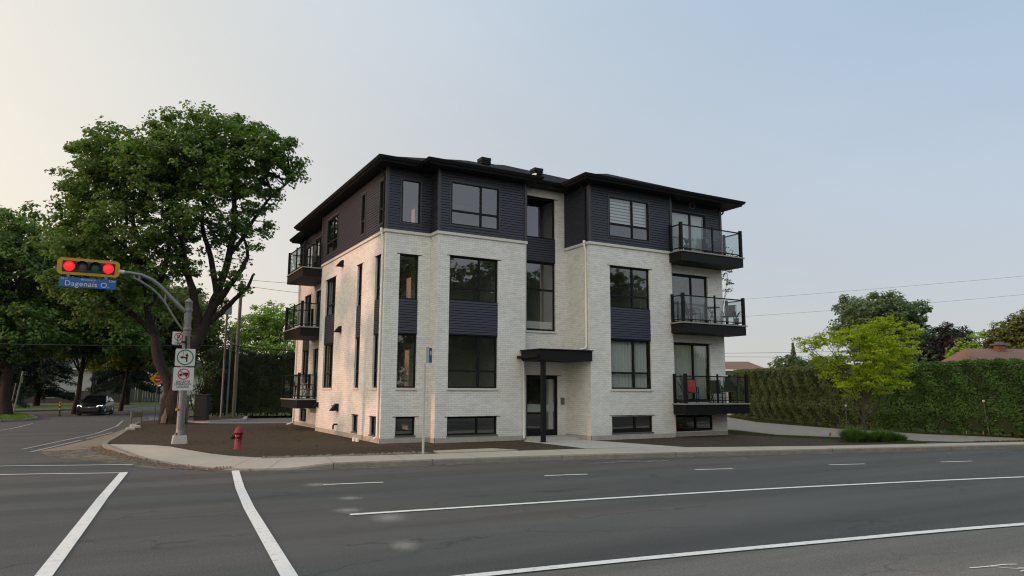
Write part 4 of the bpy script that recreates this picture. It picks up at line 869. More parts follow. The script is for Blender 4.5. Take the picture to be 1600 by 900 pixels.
# backplate drawn as a frame: it sits behind the dark housing
head = hb.build('signal_head', M['yellow'], ts)
b = MB(); b.box(HX-.735, HX+.735, -.085, .12, HZ-.175, HZ+.175); b.build('housing', M['signblack'], head, bevel=.01)
for i, (m_, on) in enumerate((('lred', 1), ('ldark', 0), ('lgreen', 0), ('lred', 1))):
    cx = HX+(-.55, -.183, .183, .55)[i]; rr = .152 if on else .145
    b = MB(); prof = [(rr, 0), (rr*.85, -.012), (rr*.5, -.022), (.005, -.026)]
    n = 28; V = []; Fc = []
    for r, d in prof:
        for k in range(n): a = 2*math.pi*k/n; V.append((cx+r*math.cos(a), -.088+d, HZ+r*math.sin(a)))
    for j in range(3):
        for k in range(n): Fc.append((j*n+k, (j+1)*n+k, (j+1)*n+(k+1) % n, j*n+(k+1) % n))
    b.mesh(V, Fc, True); b.build('lens', M[m_], head)
    b = MB(); V = []; Fc = []; n = 24; r = .165
    for j in range(n+1):
        a = rad(-35+250*j/n); dpt = -.09-.20*(.35+.65*max(0, math.sin(rad(180*j/n)))); V += [(cx+r*math.cos(a), -.085, HZ+r*math.sin(a)), (cx+r*math.cos(a), dpt if not on else dpt*.6, HZ+r*math.sin(a))]
    for j in range(n): Fc.append((2*j, 2*j+1, 2*j+3, 2*j+2))
    b.mesh(V, Fc, True); b.build('visor', M['signblack'], head)
for cx in (HX-.55, HX+.5):
    b = MB(); b.box(cx-.035, cx+.035, -.075, -.04, HZ-.36, HZ-.24); b.box(cx-.05, cx+.05, -.08, -.04, HZ-.30, HZ-.28); b.build('bracket', M['galv'], head)
b = MB(); b.tube([(.0, -.12, 3.0), (-.02, -.14, 3.6)], .03, 8); b.box(-.17, -.05, -.2, -.1, 3.35, 3.42); b.tube([(-.14, -.13, 3.8), (-.22, -.12, 3.6), (-.30, -.10, 3.45), (-.22, -.12, 3.3), (-.1, -.14, 3.15), (-.05, -.14, 2.9), (-.03, -.13, 2.6)], .014, 6)
b.tube([(-.13, 0, 4.05), (-.2, -.05, 4.2), (-.16, -.1, 4.0), (-.14, -.12, 3.75)], .014, 6); b.build('wiring', M['cable'], ts)
b = MB(); b.box(-.19, -.12, -.10, -.02, 1.08, 1.17); b.build('push_button', M['signyel'], ts, bevel=.01); b = MB(); b.tube([(-.14, -.04, 1.1), (-.135, -.04, 1.75)], .018, 8); b.build('conduit', M['galv'], ts)

# street name sign ------------------------------------------------
sn = thing('street_name_sign', 'blue street name sign reading Dagenais O. hanging under the signal head', 'street sign', (-9.0, 2.90, 5.03))
b = MB(); b.box(-.80, .80, -.008, .008, .0, .31); b.build('panel', M['signblue'], sn)
text('lettering', 'Dagenais O.', .235, M['signwhite'], sn, (-.02, -.012, .112), ext=.001, off=.001, sp=1.08)
text('lettering', 'Boulevard', .095, M['signwhite'], sn, (0, -.012, .262), ext=.001, sx=1.05)
text('lettering', '3311', .10, M['signwhite'], sn, (-.66, -.012, .262), ext=.001); text('lettering', '3288', .10, M['signwhite'], sn, (.67, -.012, .255), ext=.001)

# signs on the mast -----------------------------------------------
def sign_base(name, label, cat, x, y, z, rz=0): return thing(name, label, cat, (x, y, z), rz)
t = sign_base('no_parking_sign', 'small white no parking sign half hidden behind the signal mast', 'sign', -6.22, 2.97, 3.30)
b = MB(); rrect(b, -.19, .21, .0, .44, .03, 0, .008); b.build('panel', M['signwhite'], t)
b = MB(); plate_ring(b, 0, .27, .105, .13, -.004); seg(b, -.085, .355, .085, .185, .02, -.006); b.build('prohibition_ring', M['signred'], t)
text('lettering', 'P', .17, M['signblack'], t, (0, -.003, .27), ext=.001, off=.004); b = MB(); b.box(-.1, .1, -.004, 0, .04, .065); b.build('arrow', M['signblack'], t)
t = sign_base('turn_sign', 'square white sign with arrows ahead and left in a green ring', 'sign', -5.98, 2.80, 2.58)
b = MB(); rrect(b, -.31, .31, 0, .58, .04, 0, .008); b.build('panel', M['signwhite'], t)
b = MB(); plate_ring(b, 0, .29, .225, .262, -.004); b.build('green_ring', M['signgreen'], t)
b = MB(); y = -.006; seg(b, .05, .13, .05, .34, .045, y); b.poly([(.05-.055, y, .33), (.05+.055, y, .33), (.05, y, .445)])
pts = [(.05, .20), (.03, .255), (-.01, .285), (-.08, .29)]
for p, q in zip(pts, pts[1:]): seg(b, p[0], p[1], q[0], q[1], .045, y-.0005)
b.poly([(-.07, y, .345), (-.07, y, .235), (-.175, y, .29)]); b.build('arrow', M['signblack'], t)
t = sign_base('truck_ban_sign', 'white sign banning trucks, reading EXCEPTE LIVRAISON LOCALE, below the turn sign', 'sign', -5.98, 2.80, 1.76)
b = MB(); rrect(b, -.33, .30, 0, .77, .035, 0, .008); b.build('panel', M['signwhite'], t)
X0 = -.015; Z0 = .545
b = MB(); y = -.004; b.box(X0-.135, X0+.10, y-.001, y+.003, Z0-.045, Z0+.045) if False else None
b.poly([(X0-.035, y, Z0-.04), (X0+.145, y, Z0-.04), (X0+.145, y, Z0+.055), (X0-.035, y, Z0+.055)]); b.poly([(X0-.14, y, Z0-.045), (X0-.045, y, Z0-.045), (X0-.045, y, Z0+.02), (X0-.085, y, Z0+.02), (X0-.14, y, Z0-.005)])
for cx in (X0-.09, X0+.09): b.poly([(cx+.03*math.cos(a*.5236), y-.001, Z0-.052+.03*math.sin(a*.5236)) for a in range(12)])
b.build('truck_symbol', M['signblack'], t)
b = MB(); plate_ring(b, X0, Z0, .155, .188, -.005); seg(b, X0-.115, Z0+.115, X0+.115, Z0-.115, .026, -.007); b.build('prohibition_ring', M['signred'], t)
for k, s_ in enumerate(('EXCEPTÉ', 'LIVRAISON', 'LOCALE')): text('lettering', s_, .098, M['signblack'], t, (X0, -.003, .285-.083*k), ext=.001, off=.0015, sx=1.08)
# stop-ahead sign
t = thing('stop_ahead_sign', 'yellow diamond warning sign with a red octagon on a thin post by the side street', 'sign', (-5.75, 21.0, 0), rad(-4))
b = MB(); b.box(-.025, .025, .004, .05, -.05, 2.3); b.build('post', M['galvd'], t)
b = MB(); c = 2.37; r = .41; P = [(0, c-r), (r, c), (0, c+r), (-r, c)]; b.poly([(x, -.004, z) for x, z in P]); b.poly([(x, .004, z) for x, z in P[::-1]]); b.build('panel', M['signyel'], t)
b = MB(); b.poly([(.19*math.cos(rad(22.5+45*k)), -.008, c-.06+.19*math.sin(rad(22.5+45*k))) for k in range(8)]); b.build('octagon', M['signred'], t)
b = MB(); b.box(-.11, .11, -.011, -.009, c-.09, c-.03); b.build('bar', M['signwhite'], t)
b = MB(); b.poly([(-.08, -.008, c+.2), (.08, -.008, c+.2), (0, -.008, c+.32)]); b.box(-.02, .02, -.009, -.006, c+.14, c+.2); b.build('arrow', M['signblack'], t)
# bus stop
t = thing('bus_stop_sign', 'grey bus stop post with a small blue and white flag sign at the sidewalk', 'bus stop sign', (-.2, -4.30, 0), 0)
b = MB(); b.box(-.028, .028, -.028, .028, -.05, 2.62); b.build('post', M['white2'], t, bevel=.006)
b = MB(); b.box(-.035, .005, -.04, -.034, 1.75, 1.80); b.build('label', M['signwhite'], t)
fl = thing('flag', None, None, (0, 0, 0)); fl.parent = t; fl.rotation_euler = (0, 0, rad(44)); fl.location = (.02, 0, 2.60)
b = MB(); b.box(-.02, .42, -.02, .02, 0, .46); b.build('flag_panel', M['signwhite'], fl)
b = MB(); b.box(.21, .405, -.026, -.022, .02, .44); b.build('blue_field', M['signblue'], fl); b = MB(); b.box(.25, .36, -.031, -.028, .24, .36); b.build('bus_symbol', M['signwhite'], fl)

# fire hydrant ----------------------------------------------------
t = thing('fire_hydrant', 'red fire hydrant with a black side cap standing in the bare soil', 'fire hydrant', (-4.575, -.09, 0), rad(-12))
b = MB(); b.lathe([(.135, -.1), (.135, .012), (.112, .02), (.112, .42), (.118, .43), (.118, .46), (.145, .465), (.145, .50), (.128, .51), (.125, .54), (.105, .60), (.07, .645), (.04, .66)], 28); b.build('barrel', M['red'], t)
b = MB(); b.lathe([(.045, .655), (.045, .675), (.028, .68), (.028, .715)], 8); b.build('top_nut', M['red'], t)
b = MB()
for k in range(8): a = k*math.pi/4; b.lathe([(.012, .445), (.012, .48)], 6, (.132*math.cos(a), .132*math.sin(a), 0))
b.build('flange_bolt', M['red'], t)
b = MB(); b.lathe([(.05, -.11), (.05, -.15), (.062, -.155), (.062, -.19), (.02, -.195), (.02, -.215)], 14, (0, 0, .37), 'Y'); b.build('front_outlet', M['red'], t)
b = MB(); b.lathe([(.05, -.11), (.05, -.15), (.075, -.155), (.075, -.20), (.03, -.205), (.03, -.235)], 14, (0, 0, .35), 'X'); b.build('side_cap', M['signblack'], t)
b = MB(); b.tube([(-.09, -.08, .42), (-.06, -.125, .36), (-.02, -.14, .28), (.03, -.135, .31), (.05, -.13, .38)], .006, 6); b.build('chain', M['silver'], t)
# white pipes
for i, (x, y) in enumerate(((-.42, 1.55), (-.40, 1.22))):
    b = MB(); b.lathe([(.062, -.05), (.062, .13), (.05, .13), (.05, .05)], 16, (0, 0, 0)); o = b.build('pipe_stub', M['pvc'], None, loc=(x, y, 0)); tag(o, ('farther' if i == 0 else 'nearer')+' of two short white pipe stubs beside the building corner', 'pipe', 'white pipe stubs by the corner')

# utility poles ---------------------------------------------------
t = thing('utility_pole', 'tall grey wooden utility pole behind the parking island', 'utility pole', (-.95, 25.6, 0))
b = MB(); b.tube([(0, 0, -.2), (0, 0, 4), (.02, 0, 8.9)], [.125, .115, .10], 12); b.build('pole', M['wood'], t); b = MB(); b.box(-.02, .02, -.14, -.1, 6, 6.3); b.lathe([(.05, 8.5), (.06, 8.55), (.05, 8.6)], 8, (.16, 0, 0)); b.tube([(.0, 0, 8.55), (.2, 0, 8.55)], .02, 6); b.build('bracket', M['galvd'], t)
b = MB(); b.tube([(.1, -.15, 5.3), (.17, -.2, 4.9), (.1, -.16, 4.6), (-.1, -.2, 4.2), (-.2, -.2, 3.9)], .015, 5); b.tube([(.12, -.15, 5.3), (.22, -.2, 4.8), (.14, -.16, 4.5)], .015, 5); b.build('loose_wire', M['cable'], t)
t = thing('service_pole', 'thin wooden service pole carrying a grey metal box', 'utility pole', (-1.80, 24.9, 0))
b = MB(); b.tube([(0, 0, -.1), (.0, 0, 7.0)], [.07, .06], 10); b.build('pole', M['wood'], t)
b = MB(); b.box(-.22, .26, -.16, .14, 6.55, 7.2); b.build('meter_box', M['box'], t, bevel=.02); b = MB(); b.tube([(.15, 0, 7.2), (.15, 0, 7.5)], .02, 6); b.tube([(-.25, 0, 7.1), (-.3, 0, 6.7)], .02, 6); b.build('box_fitting', M['galvd'], t)
b = MB(); b.tube([(-.02, -.12, 0), (-.02, -.12, 3.5)], .05, 8); b.lathe([(.07, 3.5), (.07, 3.6)], 8, (-.02, -.12, 0)); b.build('conduit', M['galv'], t)
t = thing('service_mast', 'galvanised service mast with an open weatherhead next to the wooden service pole', 'utility pole', (-1.48, 24.85, 0))
b = MB(); b.tube([(0, 0, 0), (0, 0, 5.4)], .06, 10); b.box(-.1, .12, -.1, .1, 5.38, 5.52); b.build('mast', M['galv'], t); b = MB()
for k in range(4): b.tube([(.08, 0, 5.3-.12*k), (.2, -.05, 5.15-.14*k), (.22, -.05, 4.8-.12*k)], .02, 5)
b.lathe([(.06, 4.35), (.08, 4.4), (.06, 4.6)], 8, (.2, -.03, 0)); b.build('insulator', M['cable'], t)
# cabinets beside the street
t = thing('utility_cabinet', 'black upright cabinet at the end of the parking island', 'cabinet', (-3.42, 20.55, .04), rad(-24))
b = MB(); b.box(-.35, .35, -.3, .3, 0, 1.42); b.build('body', M['cabblack'], t, bevel=.03); b = MB(); b.box(-.38, .38, -.33, .33, 1.42, 1.47); b.build('lid', M['trim'], t); b = MB(); b.box(-.42, -.35, -.1, .02, .7, .82); b.build('latch', M['signblack'], t)
t = thing('grey_post', 'short grey post between the big maple and the black cabinet', 'post', (-4.25, 19.6, 0)); b = MB(); b.box(-.06, .06, -.04, .04, -.05, 1.35); b.build('post', M['galv'], t); b = MB(); b.tube([(.1, 0, 1.5), (.2, 0, .9), (.35, 0, .55), (.55, 0, .8)], .04, 6); b.tube([(.1, 0, .3), (.75, 0, .3)], .05, 6); b.build('pipe', M['cabblack'], t)
# delineator, posts in the distance
t = thing('delineator_post', 'thin yellow and black delineator post at the tip of the traffic island', 'bollard', (-10.95, 36.4, RZ)); b = MB(); b.lathe([(.12, 0), (.12, .05), (.055, .07), (.055, 1.0), (.03, 1.02)], 12); b.build('post', M['signblack'], t)
for z in (.45, .7, .9): b = MB(); b.lathe([(.06, z), (.06, z+.09)], 12); b.build('reflective_band', M['signyel'], t)
t = thing('leaning_white_post', 'two slanting pale posts on the verge at the far left', 'post', (-14.2, 42.6, 0)); b = MB(); b.tube([(0, 0, 0), (.35, 0, 3.1)], .06, 6); b.build('post', M['white2'], t); b = MB(); b.tube([(-.25, 0, 0), (.0, 0, 2.2)], .045, 6); b.build('brace', M['galvd'], t); b = MB(); b.box(.2, .4, -.06, -.03, 2.2, 2.7); b.build('plate', M['white2'], t)
# survey barrier at the unfinished kerb
t = thing('survey_barrier', 'two wooden stakes joined by a board at the unfinished kerb', 'stakes', (-7.0, 16.9, 0), rad(62)); 
for x in (-.1, .95): b = MB(); b.box(x-.03, x+.03, -.03, .03, -.1, .72); b.build('stake', M['wood'], t)
b = MB(); b.box(-.12, 1.0, -.045, -.03, .38, .62); b.build('board', M['dirt'], t)
b = MB()
for k, (x, y, s_) in enumerate(((-7.15, 12.8, .3), (-6.9, 14.6, .35), (-6.95, 15.8, .25))): b.box(x-s_*.6, x+s_*.6, y-s_, y+s_, -.02, .09)
tag(b.build('concrete_rubble', M['slab'], bevel=.03), 'broken pale concrete chunks along the unfinished kerb', 'rubble', kind='stuff')
# marker stakes and flags along the drive
for i, (x, y, h, lean, lb) in enumerate(((22.55, -1.6, 1.15, .02, 'white topped snow marker stake at the hedge left of the lime tree'), (23.6, -7.4, 1.45, -.12, 'leaning white topped snow marker stake at the hedge right of the lime tree'))):
    t = thing('marker_stake', lb, 'stake', (x, y, 0), 0, 'snow marker stakes along the hedge'); b = MB(); b.tube([(0, 0, -.05), (lean*.9, -lean*.5, h)], .017, 6); b.build('stake', M['wood'], t); b = MB(); b.lathe([(.015, h-.05), (.05, h-.02), (.055, h+.02), (.03, h+.05)], 10, (lean*.9, -lean*.5, 0)); b.build('cap', M['pvc'], t)
for i, (x, y, m_, lb) in enumerate(((15.9, -5.6, 'flago', 'small orange marker flag left of the ornamental grass'), (21.9, -7.4, 'flagy', 'small yellow marker flag on the gravel drive'), (23.0, -7.5, 'flago', 'small orange marker flag right of the yellow one'))):
    t = thing('marker_flag', lb, 'flag', (x, y, 0), rad(20*i), 'utility marker flags in the ground'); b = MB(); b.tube([(0, 0, -.02), (.01, 0, .27)], .005, 5); b.build('wire', M['galvd'], t)
    b = MB(); b.poly([(0, 0, .12), (.13, .02, .13), (.14, -.01, .25), (0, 0, .27)]); b.build('flag', M[m_], t)
# drain slots at the ramp
b = MB()
for k in range(5): b.box(-5.75+.075*k, -5.742+.075*k, -4.72-.03*k, -4.5-.03*k, -.09, -.062)
tag(b.build('ramp_grooves', mat('groove_dirt', (.09, .08, .07), 1)), kind='structure')

# cables ----------------------------------------------------------
def cable(name, label, A, B, sag, r):
    A, B = Vector(A), Vector(B); pts = []
    for i in range(25):
        t_ = i/24; p = A.lerp(B, t_); p.z -= sag*4*t_*(1-t_); pts.append(p)
    b = MB(); b.tube(pts, r, 5); return tag(b.build(name, M['cable']), label, 'cable', 'overhead cables')
cable('overhead_cable', 'thick black cable crossing the street from the left to the utility pole', (-40, 27.5, 5.0), (-1.0, 25.4, 4.6), .5, .035)
cable('overhead_cable', 'black cable running from the utility pole behind the balconies', (-1.0, 25.5, 4.55), (20, 24.5, 5.0), .45, .03)
cable('overhead_cable', 'thin upper wire between the tall pole and the building', (-.95, 25.6, 9.0), (16, 20, 9.4), .4, .012)
cable('overhead_cable', 'thin lower wire between the tall pole and the building', (-.95, 25.6, 8.6), (16, 20, 8.3), .5, .012)
cable('overhead_cable', 'highest faint wire in the sky right of the building', (39.1, 29.9, 10.2), (80.4, 6.6, 14.4), .15, .010)
cable('overhead_cable', 'second faint wire in the sky behind the big right hand tree', (39.0, 29.9, 8.6), (80.2, 6.7, 12.6), .3, .010)
cable('overhead_cable', 'black cable passing above the brown roof at the right', (36.5, 8.45, 4.64), (52.6, -.6, 6.66), .1, .018)
cable('overhead_cable', 'upper of the low wires over the far hedge end', (40, 29.4, 5.45), (66, 14.9, 6.2), .15, .016)
cable('overhead_cable', 'lower of the low wires over the far hedge end', (40, 29.4, 5.2), (66, 14.9, 5.7), .25, .016)

# cars ------------------------------------------------------------
def make_car(name, label, paint, loc, rz, lamps=True):
    """origin under the middle, front towards -Y, 4.5 long"""
    t = thing(name, label, 'car', loc, rz)
    # lower body from stations (y, half width bottom, half width belt, z bottom, z belt)
    st = [(-2.22, .60, .62, .36, .60), (-2.16, .74, .76, .24, .70), (-1.95, .82, .82, .20, .76), (-1.35, .86, .84, .19, .86), (-.75, .87, .85, .19, .94), (.2, .87, .86, .19, .97), (1.2, .87, .86, .19, .99), (1.8, .85, .83, .20, 1.00), (2.12, .80, .76, .26, .98), (2.24, .70, .68, .36, .90)]
    def ring(y, a, c, z0, z1): return [(-a, y, z0), (-a*1.0, y, z0+.18), (-c*1.02, y, (z0+z1)/2+.08), (-c, y, z1-.06), (-c*.90, y, z1), (c*.90, y, z1), (c, y, z1-.06), (c*1.02, y, (z0+z1)/2+.08), (a, y, z0+.18), (a, y, z0)]
    b = MB(); R = [ring(*s_) for s_ in st]; n = 10; V = [p for r in R for p in r]; Fc = []
    for i in range(len(R)-1):
        for k in range(n): Fc.append((i*n+k, i*n+(k+1) % n, (i+1)*n+(k+1) % n, (i+1)*n+k))
    b.mesh(V, Fc, True); b.poly(R[0]); b.poly(R[-1][::-1]); body = b.build('body', paint, t)
    # greenhouse
    gh = [(-.98, .76, .93, .93), (-.25, .64, .95, 1.36), (.35, .64, .97, 1.43), (1.05, .62, .98, 1.38), (1.85, .70, .99, 1.02)]
    b = MB(); V = []; Fc = []
    for y, wd, zb, zt in gh: V += [(-.80, y, zb), (-wd, y, zt), (wd, y, zt), (.80, y, zb)]
    for i in range(len(gh)-1):
        for k in range(3): Fc.append((4*i+k, 4*i+k+1, 4*i+k+5, 4*i+k+4))
    b.mesh(V, Fc); b.build('windows', M['carglass'], t)
    b = MB(); V = []; Fc = []; rf = [(-.30, .63, 1.355), (-.22, .64, 1.385), (.35, .645, 1.445), (1.02, .62, 1.40), (1.12, .61, 1.37)]
    for y, wd, z in rf: V += [(-wd-.01, y, z-.02), (-wd*.7, y, z+.012), (wd*.7, y, z+.012), (wd+.01, y, z-.02)]
    for i in range(len(rf)-1):
        for k in range(3): Fc.append((4*i+k, 4*i+k+1, 4*i+k+5, 4*i+k+4))
    b.mesh(V, Fc, True); b.build('roof', paint, t)
    for s_ in (-1, 1):
        for pa, pb, pr in (((s_*.80, -1.0, .92), (s_*.65, -.28, 1.36), .03), ((s_*.62, 1.08, 1.385), (s_*.72, 1.85, 1.0), .035), ((s_*.80, .32, .95), (s_*.655, .32, 1.40), .025)): b = MB(); b.tube([pa, pb], pr, 6); b.build('pillar', paint, t)
        b = MB(); b.box(s_*.86, s_*1.02, -.78, -.68, .93, 1.06); b.build('mirror', paint, t, bevel=.02)
        b = MB(); b.mesh([(s_*.45, -2.20, .60), (s_*.76, -2.08, .60), (s_*.76, -2.06, .73), (s_*.48, -2.18, .71), (s_*.79, -1.85, .66), (s_*.77, -1.85, .76)], [(0, 1, 2, 3), (1, 4, 5, 2)]); b.v = [(x+s_*.015, y-.02, z) for x, y, z in b.v]; b.build('headlight', M['headlamp'] if lamps else M['chrome'], t)
        b = MB(); b.box(s_*.50, s_*.72, 2.20, 2.245, .74, .90); b.build('tail_lamp', M['signred'], t)
        for y in (-1.38, 1.32):
            b = MB(); x0 = s_*.76; b.lathe([(.20, -.11), (.305, -.10), (.32, -.05), (.32, .05), (.305, .10), (.20, .11)], 24, (x0, y, .32), 'X'); wh = b.build('wheel', M['tyre'], t)
            b = MB(); b.lathe([(.19, s_*.08), (.19, s_*.112), (.05, s_*.118)], 16, (x0, y, .32), 'X'); b.build('rim', M['chrome'], wh)
            b = MB(); V = []; Fc = []
            for k in range(13): a = math.pi*k/12; V += [(s_*.868, y+.37*math.cos(a), .32+.37*math.sin(a)), (s_*.872, y+.325*math.cos(a), .32+.325*math.sin(a)), (s_*.6, y+.325*math.cos(a), .32+.325*math.sin(a))]
            for k in range(12): Fc += [(3*k, 3*k+1, 3*k+4, 3*k+3), (3*k+1, 3*k+2, 3*k+5, 3*k+4)]
            b.mesh(V, Fc); b.build('wheel_arch', M['signblack'], t)
    b = MB(); b.box(-.52, .52, -2.245, -2.16, .30, .42); b.box(-.40, .40, -2.245, -2.18, .52, .64); b.build('grille', M['signblack'], t); b = MB(); b.box(-.38, .38, -2.255, -2.24, .585, .60); b.box(-.05, .05, -2.26, -2.24, .55, .62); b.build('emblem', M['chrome'], t)
    b = MB(); b.box(-.84, .84, -2.0, 2.1, .12, .24); b.build('underbody', M['signblack'], t)
    return t
make_car('sedan', 'dark sedan with lit headlights driving up the side street', M['carblack'], (-8.75, 38.2, RZ), rad(-11))
make_car('parked_car', 'white car mostly hidden behind the black cabinet', M['carwhite'], (1.7, 58.5, RZ), rad(95), False)

# balcony furniture ----------------------------------------------
def patio_chair(label, cloth, loc, rz, sc=1.0, recl=.12, rocker=False):
    t = thing('patio_chair', label, 'chair', loc, rz, 'chairs on the balconies'); t.scale = (sc,)*3
    b = MB(); b.poly([(-.24, -.22, .43), (.24, -.22, .43), (.24, .24, .40), (-.24, .24, .40)]); b.poly([(-.24, .24, .395), (.24, .24, .395), (.24, -.22, .425), (-.24, -.22, .425)]); b.build('seat', cloth, t)
    b = MB(); y1 = .26+recl*1.2; b.mesh([(-.235, .25, .42), (.235, .25, .42), (.215, y1, .95), (-.215, y1, .95), (-.235, .262, .42), (.235, .262, .42), (.215, y1+.012, .95), (-.215, y1+.012, .95)], [(0, 1, 2, 3), (7, 6, 5, 4), (3, 2, 6, 7), (0, 3, 7, 4), (1, 5, 6, 2)]); b.build('backrest', cloth, t)
    for s_ in (-1, 1):
        x = s_*.27
        b = MB(); b.tube([(x, -.24, 0), (x, -.25, .40), (x, -.22, .58), (x, -.15, .64), (x, .15, .64), (x, .25, .58), (x, .28, .40), (x, .30, 0)], .014, 6); b.tube([(x, -.24, .42), (x, .27, .40), (x*.92, y1+.01, .96)], .013, 6)
        if rocker: b.tube([(x, -.36, .06), (x, -.2, .0), (x, .1, -.0), (x, .4, .06)], .014, 6); b.tube([(x, -.2, .2), (x, .2, .2)], .01, 5)
        b.build('side_frame', M['black'], t)
    b = MB(); b.tube([(-.25, y1, .955), (.25, y1, .955)], .014, 6); b.build('top_rail', M['black'], t)
    return t
D1, D2, D3 = 1.33, 4.54, 7.43
patio_chair('red sling chair on the lowest right balcony', M['redcloth'], (12.15, -2.18, D1), rad(-35))
patio_chair('tall grey rocking chair on the lowest right balcony', M['greycloth'], (14.25, -2.12, D1), rad(150), 1.12, .2, True)
patio_chair('grey rocking chair beside the tall one on the lowest right balcony', M['greycloth'], (13.7, -2.10, D1), rad(120), .95, .16, True)
patio_chair('grey sling chair left of the bistro table on the middle right balcony', M['greycloth'], (12.45, -2.1, D2), rad(70), .95)
patio_chair('grey sling chair right of the bistro table on the middle right balcony', M['greycloth'], (14.45, -2.15, D2), rad(-60), .95)
patio_chair('dark chair on the top right balcony', M['greycloth'], (13.9, -2.1, D3), rad(20), .95)
patio_chair('orange cushioned chair on the lowest left balcony', M['orangecloth'], (-.15, 10.9, 1.39), rad(80))
patio_chair('dark chair on the lowest left balcony', M['greycloth'], (-.1, 9.4, 1.39), rad(-70))
def table(label, loc, r, h, m_):
    t = thing('patio_table', label, 'table', loc, 0, 'tables on the balconies'); b = MB(); b.lathe([(r, h-.02), (r, h)], 20); b.build('tabletop', m_, t)
    for k in range(4):
        a = math.pi/2*k+.4; b = MB(); b.tube([(r*.75*math.cos(a), r*.75*math.sin(a), 0), (-r*.5*math.cos(a), -r*.5*math.sin(a), h-.02)], .012, 6); b.build('leg', M['black'], t)
    return t
table('round black bistro table on the middle right balcony', (13.45, -2.2, D2), .33, .72, M['black'])
table('small reddish side table on the lowest right balcony', (13.2, -2.3, D1), .18, .42, M['brickred'])
table('round table on the lowest left balcony', (-.2, 10.15, 1.39), .28, .62, M['wood'])
def potted(label, loc, h, n, spread, potr=.2):
    t = thing('potted_plant', label, 'plant', loc, 0, 'plants on the balconies'); b = MB(); b.lathe([(potr*.75, 0), (potr, .3), (potr, .32), (potr*.85, .32)], 14); b.build('pot', M['pot'], t)
    r_ = random.Random(int(h*100)); b = MB()
    for i in range(n):
        a = r_.random()*6.28; L_ = h*(.6+.4*r_.random()); pr = None
        for k in range(7):
            u = k/6; rr = spread*u**1.4; z = .3+L_*math.sin(min(u*1.35, 1.57)); wv = .028*math.sin(math.pi*min(u+.1, 1))+.004; c = (rr*math.cos(a), rr*math.sin(a), z); pe = (-math.sin(a)*wv, math.cos(a)*wv, 0)
            q = ((c[0]-pe[0], c[1]-pe[1], z), (c[0]+pe[0], c[1]+pe[1], z))
            if pr: b.poly([pr[0], pr[1], q[1], q[0]])
            pr = q
    b.build('foliage', M['leaf_dark'], t); return t
potted('tall potted palm in the corner of the lowest right balcony', (11.78, -2.15, D1), .95, 16, .38)
potted('low plant on the top right balcony', (12.15, -2.2, D3), .4, 14, .22, .12); potted('sprawling plant at the right end of the middle right balcony', (14.75, -2.3, D2), .35, 20, .3, .1); potted('small plant on the top left balcony', (-.5, 10.9, 7.34), .35, 14, .2, .1)
# ------------------------------------------------------------------ vegetation
def leaf_mesh(name, cen, nor, size, shade, mat_, parent=None, rng=None, aspect=.62, fold=True):
    """one mesh of many small leaves: cen (n,3), nor (n,3), size (n,), shade (n,)"""
    n = len(cen); rng = rng or np.random.default_rng(1)
    nor = nor/np.maximum(np.linalg.norm(nor, axis=1, keepdims=True), 1e-6)
    ref = rng.normal(size=(n, 3)); e1 = np.cross(nor, ref); e1 /= np.maximum(np.linalg.norm(e1, axis=1, keepdims=True), 1e-6); e2 = np.cross(nor, e1)
    s = size[:, None]
    V = np.empty((n, 4, 3), np.float32)
    V[:, 0] = cen-e1*s*.5; V[:, 1] = cen+e2*s*aspect*.5-e1*s*.05+nor*s*.08; V[:, 2] = cen+e1*s*.5; V[:, 3] = cen-e2*s*aspect*.5-e1*s*.05+nor*s*.08
    me = bpy.data.meshes.new(name); me.vertices.add(4*n); me.vertices.foreach_set('co', V.reshape(-1)); me.loops.add(4*n); me.loops.foreach_set('vertex_index', np.arange(4*n, dtype=np.int32))
    me.polygons.add(n); me.polygons.foreach_set('loop_start', np.arange(0, 4*n, 4, dtype=np.int32)); me.polygons.foreach_set('loop_total', np.full(n, 4, np.int32)); me.update(calc_edges=True)
    at = me.attributes.new('shade', 'FLOAT', 'FACE'); at.data.foreach_set('value', np.clip(shade, 0, 1).astype(np.float32))
    me.materials.append(mat_); o = bpy.data.objects.new(name, me); COL.objects.link(o)
    if parent is not None: o.parent = parent
    return o
